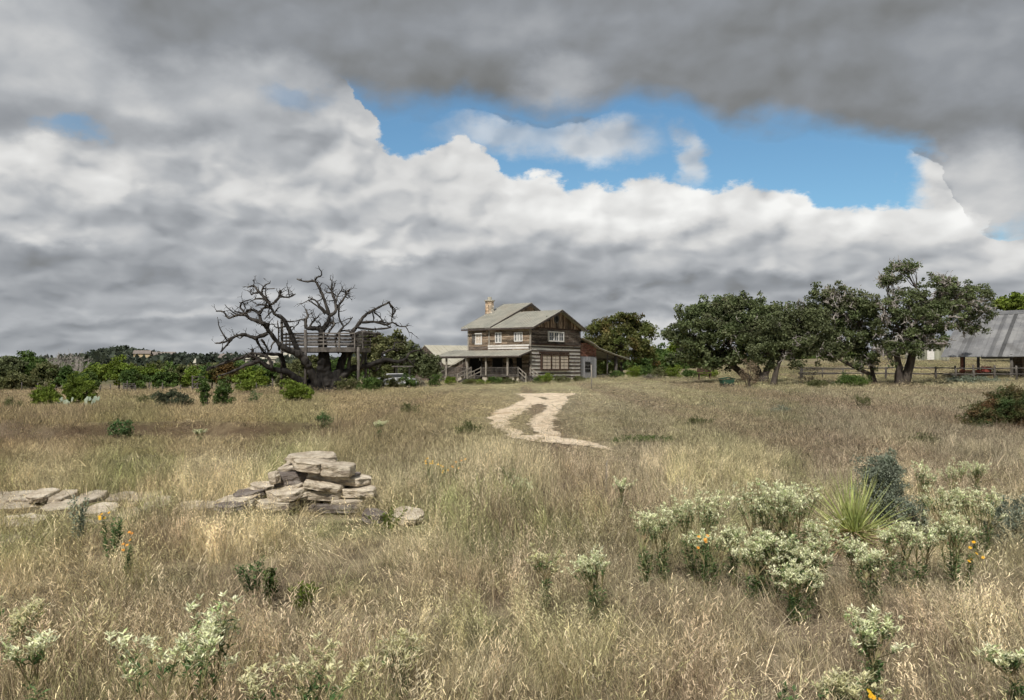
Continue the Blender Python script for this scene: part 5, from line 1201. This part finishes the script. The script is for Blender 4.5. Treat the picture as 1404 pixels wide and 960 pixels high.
    for (t_, y_, w_) in ((tpx(833.5), .1, .1), (tpx(847.5)-.5, .1, .26), (tpx(847.5), 4.5, .2), (tb_+1, 6.5, .16)):
        m_ = MB(); gz = -.2; f = (t_-tb_)/(tc2-tb_); m_.tube([(t_, y_, gz), (t_+.02, y_, zb_+(zc_-zb_)*f-.1)], [w_*1.15, w_*.85], 7); m_.build('post', M['grey_wood'], H, smooth=True)
    fn = MB()
    for i in range(24): t_ = tb_+.3+i*.33; fn.tint = random.random(); fn.bar((t_, .2+random.uniform(-.1, .1), -.2), (t_+random.uniform(-.25, .25), .2, random.uniform(.5, 1.2)), .06)
    fn.build('brush_screen', M['grey_wood'], H)
    return H
build_house()

# ------------------------------------------------------------------ other buildings
def gable_building(T, Lg, Wd, eave, ridge, roofm, wallm, oh=.6, th=.1, wall=True, ribs=0, front=None):
    """local X along the ridge 0..Lg, slope faces -Y; Y from 0 (eave) to Wd"""
    rf = MB(); k = (ridge-eave)/(Wd/2)
    def sl(p): rf.tint = .5; rf.slab(p, th)
    ez = eave-oh*k
    sl([(-oh, -oh, ez), (Lg+oh, -oh, ez), (Lg+oh, Wd/2, ridge), (-oh, Wd/2, ridge)]); sl([(Lg+oh, Wd+oh, ez), (-oh, Wd+oh, ez), (-oh, Wd/2, ridge+.002), (Lg+oh, Wd/2, ridge+.002)])
    for i in range(ribs):
        x = -oh+(Lg+2*oh)*i/max(1, ribs-1); rf.tint = random.uniform(0, 1); rf.bar((x, -oh, ez+.02), (x, Wd/2, ridge+.02), .06, .06)
    r = rf.build('roof', roofm, T)
    if wall:
        wl = MB(); wl.box(0, Lg, 0, Wd, -.8, eave-th); wl.poly([(0, 0, eave-th), (0, Wd/2, ridge-th), (0, Wd, eave-th)]); wl.poly([(Lg, 0, eave-th), (Lg, Wd, eave-th), (Lg, Wd/2, ridge-th)]); wl.build('wall', wallm, T)
    return r
def build_others():
    # pale-roofed lodge behind the left end of the porch
    A = at(583, 505, 125); C = (A.x+8*.43, 125-8*.9); g = tz(*C); T = thing('lodge', 'low lodge with a broad pale metal roof left of the house', 'building', (C[0], C[1], g), math.atan2(.43, .9))
    gable_building(T, 13, 16, 1.9+.6-g, 5.35-g, M['farm_roof_pale'], M['plank_dark'], oh=.1, ribs=20)
    # small wing with its dark gable under the porch roof
    a = at(606, 508, 113); g = tz(a.x, 113); T = thing('plank_shed', 'dark plank shed with sloping roof seen through the left end of the porch', 'shed', (a.x, 113, g), R(4))
    mb = MB()
    for i in range(12):
        x0, x1 = i*.4, (i+1)*.4-.02; mb.tint = random.random(); za = min(3.4, 1.35+x0*.62); zb = min(3.4, 1.35+x1*.62); mb.hexa([(x0, 0, 0), (x1, 0, 0), (x1, .1, 0), (x0, .1, 0), (x0, 0, za), (x1, 0, zb), (x1, .1, zb), (x0, .1, za)])
    mb.build('wall', M['plank_dark'], T); rf = MB(); rf.slab([(-.4, -.4, 1.3), (3.6, -.4, 3.8), (3.6, 5, 3.8), (-.4, 5, 1.3)], .1); rf.build('roof', M['farm_roof_pale'], T)
    # barn on the right
    ex, ey = at(1291, 500, 88).x, 88.; g = 1.0; rz = math.atan2(-.65, .75)
    T = thing('barn', 'long open barn with a steep corrugated grey roof at the right edge', 'barn', (ex, ey, g), rz)
    E = 2.95-g+.15; Rg = 8.3-g; Lb = 22; D = 9.0; D1 = 8.3; zm = E+(Rg-E)*.9
    rf = MB(); nst = 46
    for i in range(nst):
        x0 = i*Lb/nst; x1 = (i+1)*Lb/nst; rf.tint = random.choice([.15, .3, .5, .6, .8, 1.0]); w = (x1-x0)
        rf.slab([(x0, -.3, E), (x0+w*.8, -.3, E), (x0+w*.8, D1, zm), (x0, D1, zm)], .06); rf.tint = .9; rf.slab([(x0+w*.8, -.3, E+.05), (x1, -.3, E+.05), (x1, D1, zm+.05), (x0+w*.8, D1, zm+.05)], .11)
        rf.tint = .55; rf.slab([(x0, D1-.1, zm+.03), (x1, D1-.1, zm+.03), (x1, D+1.2, Rg), (x0, D+1.2, Rg)], .06)
        rf.slab([(x1, D*2, E), (x0, D*2, E), (x0, D+1.2, Rg), (x1, D+1.2, Rg)], .06)
    r = rf.build('roof', M['barnroof'], T)
    w = MB(); kx = 6.0
    for i in range(34): w.tint = random.random(); x = kx+i*.47; w.box(x, x+.45, 2.2, 2.35, -1.2, E+1.3)
    w.box(kx, kx+.12, 2.36, 14, -1.2, E+1.2); w.build('wall', M['plank_dark'], T)
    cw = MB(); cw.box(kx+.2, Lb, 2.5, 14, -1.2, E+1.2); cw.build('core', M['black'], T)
    for (x, y, m_) in ((1.9, .1, 'rust_post'), (6.4, .1, 'grey_wood'), (11, .1, 'grey_wood'), (.3, 8, 'grey_wood'), (5, 8, 'grey_wood'), (.3, 15, 'grey_wood')):
        p = MB(); p.box(x-.13, x+.13, y-.13, y+.13, -1.2, E+.2+y*.1); p.build('post', M[m_], T)
    # grey shed beyond with pale door
    p = gY(1256, 124); T = thing('grey_shed', 'small grey-green shed with a pale door behind the tall oak', 'shed', tuple(p), R(-4))
    w = MB()
    for i in range(16): w.tint = random.random(); w.box(i*.3, i*.3+.285, 0, .15, 0, 2.5)
    w.box(0, 4.8, .16, 4, 0, 2.5); w.build('wall', M['shed'], T); d = MB(); d.box(1.6, 2.6, -.08, -.01, .1, 2.2); d.build('door', M['white'], T)
    rf = MB(); rf.slab([(-.3, -.4, 2.5), (5.1, -.4, 2.5), (5.1, 4.2, 3.4), (-.3, 4.2, 3.4)], .1); rf.build('roof', M['far_roof'], T)
    # far houses on the left hill
    FH = [(183,'tan stone house with arched end on the far left hill',780,486,'far_wall',14,9),(203,'long tan-roofed house on the far left hill top',790,488,'far_wall2',24,10),(266,'small white house among trees below the hill',640,500,'far_wall2',7,7),(300,'tan house on the hill just left of the dead oak',700,492,'far_wall',12,9),(336,'low white-roofed house behind the left limbs of the dead oak',560,496,'far_wall2',22,9),(372,'pale house seen between the dead oak limbs',560,494,'far_wall2',16,9),(20,'small pale house at the far left behind the trees',600,503,'far_wall2',8,8)]
    for (px, lb, Y, py, wm, Lg, Wd) in FH:
        a = at(px, py+6, Y); T = thing('far_house', lb, 'house', tuple(a), R(random.uniform(-14, 14)), 'houses far off on the left'); gable_building(T, Lg, Wd, 5.2, 8, M['far_roof'] if wm == 'far_wall' or Lg > 23 else M['farm_roof_pale'], M[wm], oh=.7)
        for q in range(max(2, int(Lg/5))):
            m_ = MB(); x = 1.5+q*(Lg-3)/max(1, int(Lg/5)-.5); m_.box(x, x+1.4, -.12, .05, 1.6, 3.4); m_.build('window', M['glass'], T)
        st = MB(); st.box(-.3, Lg+.3, -.3, Wd+.3, -14, -.8); st.build('footing', M['far_wall2'], T)
build_others()

# ------------------------------------------------------------------ fences and small things
def fence(name, label, cat, pts, h, rails, rad=.07, railr=.04, mat='grey_wood', group=None, jit=.1):
    o = pts[0]; T = thing(name, label, cat, tuple(o), 0, group)
    for i, p in enumerate(pts):
        hh = h*random.uniform(1-jit, 1+jit); m_ = MB(); q = p-o; m_.tube([q-Vector((0, 0, .3)), q+Vector((random.uniform(-.05, .05), 0, hh*.5)), q+Vector((random.uniform(-.08, .08), 0, hh))], [rad*1.1, rad, rad*.9], 6, rough=.2); m_.build('post', M[mat], T, smooth=True)
    for f in rails:
        for i in range(len(pts)-1):
            a, b = pts[i]-o+Vector((0, 0, h*f)), pts[i+1]-o+Vector((0, 0, h*f+random.uniform(-.05, .05))); m_ = MB(); mid = a.lerp(b, .5)+Vector((0, 0, random.uniform(-.05, .03))); m_.tube([a-(b-a)*.03, mid, b+(b-a)*.03], [railr, railr*.85, railr], 5); m_.build('rail', M[mat], T, smooth=True)
    return T
def build_small():
    fence('rail_fence', 'split-rail wooden fence running from the oaks to the barn', 'fence', [gY(px, Y) for px, Y in ((1098,88),(1128,87),(1156,86),(1184,85),(1214,84),(1249,83),(1283,82),(1310,81),(1335,80.5),(1364,80),(1394,79),(1424,78)) if not 1100 < px < 1200]+[], 1.35, (.45, .85), .11, .075)
    fence('rail_fence', 'short stretch of split-rail fence behind the leaning oak', 'fence', [gY(px, 89) for px in (1100, 1128, 1156, 1183)], 1.1, (.4, .85), .08, .05)
    lp = [gY(px, Y) for px, Y in ((30,101),(52,100),(70,99),(96,99),(130,98),(138,98),(152,98),(175,97),(186,96),(205,97),(223,97),(248,97),(270,96),(278,96),(310,96),(330,96),(352,95),(374,95))]
    fence('post_fence', 'weathered cedar post fence along the left tree line', 'fence', lp, 1.15, (.5,), .07, .018, 'grey_wood', jit=.35)
    # wooden gates
    for (px, lb) in ((177,'small wooden gate in the cedar post fence, left one'),(272,'pale wooden gate in the cedar post fence near the dead oak')):
        a = gY(px, 93); T = thing('wooden_gate', lb, 'gate', tuple(a), 0, 'gates in the left fence'); w = 1.2 if px < 200 else 1.3; h = 1.0 if px < 200 else 1.7
        for x in (-w/2, w/2): m_ = MB(); m_.box(x-.06, x+.06, -.06, .06, -.3, h*1.1); m_.build('post', M['grey_wood'], T)
        m_ = MB(); 
        for q in (.3, .55, .8, 1.0): m_.bar((-w/2, -.1, h*q), (w/2, -.1, h*q), .04, .07)
        m_.bar((-w/2, -.13, h*.3), (w/2, -.13, h), .03, .06); m_.build('rail', M['grey_wood'], T)
    # lone post between track and house
    a = gp(811, 533); T = thing('marker_post', 'lone thin grey post in the grass before the grey door', 'post', tuple(a)); m_ = MB(); m_.tube([(0, 0, -.3), (.02, 0, 1.0), (-.02, 0, 2.0)], [.055, .05, .045], 7); m_.build('shaft', M['pale_wood'], T, smooth=True); m_ = MB(); m_.tube([(-.02, 0, 2.0), (-.02, 0, 2.06)], .075, 7); m_.build('cap', M['grey_wood'], T)
    a = gp(831, 672); T = thing('stake', 'short pale broken stake standing in the meadow', 'stake', (a.x, a.y, a.z)); m_ = MB(); m_.bar((0, 0, -.1), (.01, 0, .42), .022, .03); m_.build('shaft', M['pale_wood'], T); m_ = MB(); m_.bar((.01, 0, .42), (.03, 0, .47), .01); m_.build('splinter', M['pale_wood'], T)
    # white car half hidden by shrubs
    a = gY(541, 84); T = thing('parked_car', 'white car half hidden by shrubs right of the dead oak', 'car', tuple(a), R(12)); L_, w_ = 4.3, 1.7
    prof = [(-2.1,.45),(-2.12,.8),(-1.95,1.02),(-1.2,1.1),(-.7,1.5),(.8,1.52),(1.35,1.12),(2.0,.98),(2.15,.75),(2.12,.42)]
    m_ = MB(); m_.wallpoly([(x, -w_/2, z_) for x, z_ in prof], (0, 1, 0), w_); m_.build('body', M['car_white'], T)
    g_ = MB()
    for y_ in (-w_/2-.012, w_/2): g_.wallpoly([(-1.05, y_, 1.12), (-.62, y_, 1.43), (.72, y_, 1.45), (1.15, y_, 1.14)], (0, 1, 0), .012)
    g_.build('window', M['glass'], T)
    for x in (-1.35, 1.35):
        for y_ in (-w_/2+.1, w_/2-.1): q = MB(); q.tube([(x, y_-.12, .33), (x, y_+.12, .33)], .33, 16); wh = q.build('wheel', M['rubber'], T, smooth=False); q = MB(); q.tube([(x, y_-.13, .33), (x, y_+.13, .33)], .18, 12); q.build('rim', M['pale_wood'], wh)
    # garden table with flat canopy at right of the dead oak
    a = gY(552, 85); T = thing('canopy_table', 'small flat-topped grey shelter behind the parked car', 'shelter', (a.x, a.y, a.z)); m_ = MB(); m_.slab([(-1, -.8, 2.25), (1.1, -.8, 2.25), (1.1, .8, 2.25), (-1, .8, 2.25)], .12); m_.build('roof', M['grey_wood'], T)
    for x in (-.6, .7): m_ = MB(); m_.box(x-.09, x+.09, -.09, .09, -.2, 2.13); m_.build('post', M['grey_wood'], T)
    # dark green cart under the oak
    a = gY(997, 68); T = thing('green_cart', 'small dark green utility cart in the grass left of the oaks', 'cart', tuple(a), R(8)); m_ = MB()
    m_.wallpoly([(-.5, -.35, .28), (-.56, -.35, .62), (.5, -.35, .66), (.42, -.35, .28)], (0, 1, 0), .7); m_.build('body', M['green_paint'], T)
    m_ = MB(); m_.slab([(-.6, -.38, .72), (.02, -.38, .82), (.02, .38, .82), (-.6, .38, .72)], .05); m_.slab([(.05, -.38, .83), (.56, -.38, .72), (.56, .38, .72), (.05, .38, .83)], .05); m_.build('lid', M['green_paint'], T)
    for x in (-.36, .3):
        for y_ in (-.38, .38): q = MB(); q.tube([(x, y_-.04, .16), (x, y_+.04, .16)], .17, 14); q.build('wheel', M['rubber'], T)
    # dark bench
    a = gY(966, 92); T = thing('bench', 'dark wooden bench in front of the thickets', 'bench', tuple(a)); m_ = MB(); m_.box(-.75, .75, -.25, .25, .62, .7); m_.build('seat', M['winframe'], T); m_ = MB(); m_.box(-.75, .75, .27, .33, .8, 1.25); m_.build('backrest', M['winframe'], T)
    for x in (-.6, .6):
        m_ = MB(); m_.box(x-.05, x+.05, -.2, .33, 0, .62); m_.build('leg', M['winframe'], T)
    # old red farm implement by the fence
    a = gY(1336, 86); T = thing('farm_implement', 'old red hay rake standing by the barn', 'farm machine', tuple(a), R(5)); m_ = MB(); m_.bar((-1.6, 0, .7), (1.8, 0, .75), .12); m_.bar((0, 0, .7), (.2, -1.2, .4), .1); m_.box(.9, 1.6, -.3, .3, .6, 1.15); m_.build('frame', M['red_paint'], T)
    for x in (-1.5, 1.75):
        q = MB(); n = 18; 
        for i in range(n): a0, a1 = 2*PI*i/n, 2*PI*(i+1)/n; q.bar((x, math.cos(a0)*.55, .55+math.sin(a0)*.55), (x, math.cos(a1)*.55, .55+math.sin(a1)*.55), .06)
        for i in range(8): a0 = 2*PI*i/8; q.bar((x, 0, .55), (x, math.cos(a0)*.55, .55+math.sin(a0)*.55), .025)
        q.build('wheel', M['rust_post'], T)
    q = MB()
    for i in range(12): x = -1.4+i*.25; q.tube([(x, 0, .7), (x, .45, .6), (x, .35, .08)], .02, 4)
    q.build('tine', M['rust_post'], T)
build_small()

# ------------------------------------------------------------------ foreground plants
def leafset(mb, c, n, ln, wd, r, spread=1.0, up=.3, tint=None):
    for i in range(n):
        a = r.uniform(0, 2*PI); el = r.uniform(-.1, .9)*spread*.5+up; d = Vector((math.cos(a)*math.cos(el), math.sin(a)*math.cos(el), math.sin(el))); l = ln*r.uniform(.6, 1.25)
        s = d.cross(Vector((0, 0, 1))).normalized()*wd*l/ln*.5; b = c+Vector(tuple(r.normal(0, .2, 3)))*ln; m = b+d*l*.5+Vector((0, 0, l*.08)); e = b+d*l
        mb.tint = r.uniform(.15, .9) if tint is None else tint; k = len(mb.v); mb.v += [tuple(b), tuple(m+s), tuple(e), tuple(m-s)]; mb.face(k, k+1, k+2, k+3)
def spurge(label, px, Y, h, w, bract='bract', seed=1, nst=6, q_=1, group='white-topped spurge plants', dx=0):
    r = np.random.default_rng(seed*17+1); B = gY(px, Y); T = thing('spurge_plant', label, 'plant', tuple(B), 0, group); st = MB(); lf = MB(); br = MB()
    for i in range(nst):
        a = r.uniform(0, 2*PI); d = w*.5*math.sqrt(r.uniform(.05, 1)); tip = Vector((math.cos(a)*d, math.sin(a)*d*.8, h*r.uniform(.78, 1.0)-.25*d*d/w)); b0 = Vector((math.cos(a)*d*.25, math.sin(a)*d*.2, 0)); fork = b0.lerp(tip, r.uniform(.45, .6))+Vector((0, 0, .03))
        st.tube([b0, fork], [.006, .004], 4, cap=False)
        for q in range(8): p = b0.lerp(fork, .15+.85*q/8); leafset(lf, p, 6, .05, .016, r, up=.15)
        for f in range(int(r.integers(4, 7))):
            e = tip+Vector((r.normal(0, .07), r.normal(0, .07), r.normal(0, .025))); m = fork.lerp(e, .5); st.tube([fork, m, e], [.0035, .003, .002], 3, cap=False)
            for q in range(4): p = m.lerp(e, q/4+.1); leafset(br if q > 1 else lf, p, 5, .032*q_, .01*q_, r, up=.35)
            for q in range(3): c = e+Vector(tuple(r.normal(0, .017, 3))); leafset(br, c, 9, .027*q_, .0085*q_*1.1, r, spread=1.5, up=.25)
    s = st.build('stem', M['stem'], T); lf.build('leaves', M['weedleaf'], T); br.build('bracts', M[bract], T); return T
def weed(label, px, Y, h, w, leaf='weedleaf', seed=1, flower=None, nst=5, group=None, ln=.05):
    r = np.random.default_rng(seed*19+2); B = gY(px, Y); T = thing('wild_flower' if flower else 'leafy_weed', label, 'flower' if flower else 'weed', tuple(B), 0, group); st = MB(); lf = MB(); fl = MB()
    for i in range(nst):
        tip = Vector((r.uniform(-.5, .5)*w, r.uniform(-.5, .5)*w, h*r.uniform(.75, 1))); m = tip*.5+Vector((r.normal(0, .02), 0, .02)); st.tube([(tip.x*.1, tip.y*.1, 0), m, tip], [.005, .004, .002], 4, cap=False)
        for q in range(14): p = Vector((0, 0, 0)).lerp(tip, .35+.65*q/14); leafset(lf, p, 4, ln*(1.1-.4*q/14), ln*.4, r, up=.3)
        if flower:
            for q in range(2):
                c = tip+Vector(tuple(r.normal(0, .03, 3)))+Vector((0, 0, .02)); nrm = Vector((r.normal(0, .3), -.6, .8)).normalized(); u = nrm.orthogonal().normalized(); v = nrm.cross(u)
                for a in range(9): d = u*math.cos(a*2*PI/9)+v*math.sin(a*2*PI/9); e = u*math.cos((a+.7)*2*PI/9)+v*math.sin((a+.7)*2*PI/9); fl.tri(c, c+d*.014, c+e*.014)
    st.build('stem', M['stem'], T); lf.build('leaves', M[leaf], T)
    if flower: fl.build('petals', M[flower], T)
    return T
def build_plants():
    S = [(228,3.75,.80,.52,'bract',5,'large white-green spurge in the lower left foreground'),(288,3.95,.78,.30,'bract',3,'spurge touching the right of the large lower left one'),(395,3.45,.76,.42,'bract_y',3,'yellowish-topped spurge at the bottom edge, right of the large white one'),(62,4.2,.56,.22,'bract',2,'small spurge near the bottom left corner'),(25,5.0,.52,.4,'bract_y',3,'straggling yellowish spurge at the left edge'),
         (885,7.4,.66,.20,'bract',4,'narrow single spurge at the left of the spurge drift'),(908,7.5,.69,.18,'bract',4,'second spurge from the left of the drift'),(955,7.5,.80,.42,'bract',10,'tall bushy spurge standing behind the orange stalk'),(975,7.1,.55,.30,'bract',5,'shorter spurge right of the orange stalk'),(1004,7.3,.52,.20,'bract',4,'small spurge in the gap of the drift'),
         (1040,7.8,.82,.40,'bract',9,'tall spurge at the left of the main white drift'),(1075,7.6,.80,.42,'bract',10,'broad spurge in the middle of the main white drift'),(1092,8.1,.83,.34,'bract',8,'highest spurge next to the yucca'),(1120,7.3,.54,.30,'bract',4,'spurge in front of the yucca skirt'),(1060,6.8,.56,.45,'bract',9,'low spurge in the front of the main drift'),(1110,6.7,.55,.40,'bract',8,'low spurge in the front right of the main drift'),(1030,6.7,.5,.35,'bract',6,'low spurge in the front left of the main drift'),(1090,6.2,.42,.45,'bract',7,'lowest spurge at the foot of the main drift'),
         (1178,7.0,.44,.36,'bract',5,'spurge below the middle of the yucca'),(1225,7.3,.56,.36,'bract',6,'spurge below the dense blue-grey bush'),(1195,6.5,.48,.40,'bract',6,'low spurge between drift and right group'),(1250,7.1,.6,.34,'bract',5,'small spurge right of the blue-grey bushes'),(1305,7.2,.66,.34,'bract',7,'spurge of the right group, lower one'),(1300,8.4,.72,.45,'bract',8,'spurge of the right group, upper one'),(1345,8.3,.70,.40,'bract',7,'spurge next to the bush at the right edge'),
         (1190,4.7,.52,.16,'bract',5,'lone dense white spurge head in the lower right grass'),(1150,4.3,.30,.22,'bract_y',4,'small faded spurge at the bottom right'),(1388,4.5,.45,.2,'bract',4,'small spurge at the right edge near the bottom'),(818,6.3,.50,.14,'bract',6,'single upright white spurge in the middle foreground'),(745,6.6,.48,.14,'bract_y',3,'faint yellowish spurge left of the single upright one'),(850,10.6,.5,.12,'bract',3,'tiny white-topped spurge beside the pale stake'),(716,11,.40,.16,'bract',3,'small spurge left of the pale stake'),
         (1262,9.9,.80,.25,'bract',5,'spurge behind the looser blue-grey bush'),(1305,11.6,.62,.28,'bract',5,'distant spurge upper left of two by the right edge'),(1340,11.8,.6,.3,'bract',5,'distant spurge upper right of two by the right edge'),(520,22.5,.5,.25,'bract',5,'far white spurge in the brown grass above the stone pile'),(275,21.5,.35,.3,'bract',5,'far low spurge left of the stone pile'),(555,4.8,.32,.3,'bract_y',4,'sparse pale spurge at the bottom centre')]
    for i, (px, Y, h, w, b, n, lb) in enumerate(S):
        spurge(lb, px, Y, h, w, b, i+1, n, 1.2 if Y < 5.2 else 1.0)
        if 860 < px < 1360 and Y < 9: PLANT_CLEAR.append((at(px, 500, Y).x, Y, .28))
    Wd = [(112,8.6,.62,.22,'weedgrey','pale striped weed right of the low stone row',None),(158,7.9,.52,.2,'weedleaf','green leafy weed with an orange bloom beside it',None),(350,6.7,.42,.24,'weedleaf','blue-green leafy weed in front of the stone pile',None),(372,6.6,.36,.12,'leaf_mid','small dark weed right of the blue-green one',None),(700,12.5,.4,.3,'weedleaf','faint green weed below the track bend',None),(1135,4.0,.35,.5,'weedleaf','green bushy weed at the bottom right',None),(415,6.4,.3,.3,'leaf_bright','low yellow-green weed right of the leafy weeds',None),(530,9.6,.3,.5,'leaf_bright','yellow-green weed patch in front of the lone slab',None)]
    for i, (px, Y, h, w, l, lb, f) in enumerate(Wd): weed(lb, px, Y, h, w, l, i+1, f, 7)
    Fl = [(150,8.0,.6,.08,'flower_y','yellow bloom near the low stone row'),(178,7.3,.45,.08,'flower_o','orange bloom right of the yellow one'),(590,12.2,.62,.16,'flower_y','yellow flower cluster right of the stone pile, left one'),(606,12,.58,.14,'flower_y','yellow flower cluster right of the stone pile, middle one'),(624,12,.56,.14,'flower_o','orange flower cluster right of the stone pile, right one'),(108,3.7,.34,.05,'flower_o','orange bloom at the bottom left edge'),(1195,4.2,.28,.04,'flower_y','yellow bloom below the dense white spurge head'),(964,6.9,.5,.06,'flower_o','orange stalk in front of the tall bushy spurge'),(1322,6.7,.46,.1,'flower_y','yellow-orange stalk in the right spurge group')]
    for i, (px, Y, h, w, f, lb) in enumerate(Fl): weed(lb, px, Y, h, w, 'weedleaf', 40+i, f, 3, 'wild flowers', ln=.035)
    # yucca
    B = gY(1168, 8.9); T = thing('yucca', 'spiky yellow-green yucca with a dead brown skirt', 'yucca', tuple(B)); r = np.random.default_rng(3); a_ = MB(); d_ = MB()
    def blade(mb, a, el, ln, w, droop):
        pts = []; p = Vector((r.normal(0, .03), r.normal(0, .03), r.uniform(.06, .2))); d = Vector((math.cos(a)*math.cos(el), math.sin(a)*math.cos(el), math.sin(el)))
        s = (Vector((-math.sin(a), math.cos(a), 0))+Vector(tuple(r.normal(0, .5, 3)))).normalized(); n0 = len(mb.v)
        for i in range(5): f = i/4; q = p+d*ln*f-Vector((0, 0, droop*ln*f*f)); k = w*(1-f*.92)*.5; mb.v += [tuple(q-s*k), tuple(q+s*k)]
        mb.tint = r.uniform(.1, .9)
        for i in range(4): b = n0+2*i; mb.face(b, b+1, b+3, b+2)
    for i in range(300): blade(a_, r.uniform(0, 2*PI), r.uniform(-.05, 1.45), r.uniform(.5, .84), .018, r.uniform(0, .12))
    for i in range(190): blade(d_, r.uniform(0, 2*PI), r.uniform(-.2, .4), r.uniform(.45, .75), .018, r.uniform(.05, .3))
    a_.build('blades', M['yucca'], T); d_.build('dead_skirt', M['yucca_dead'], T)
build_plants()
grass()
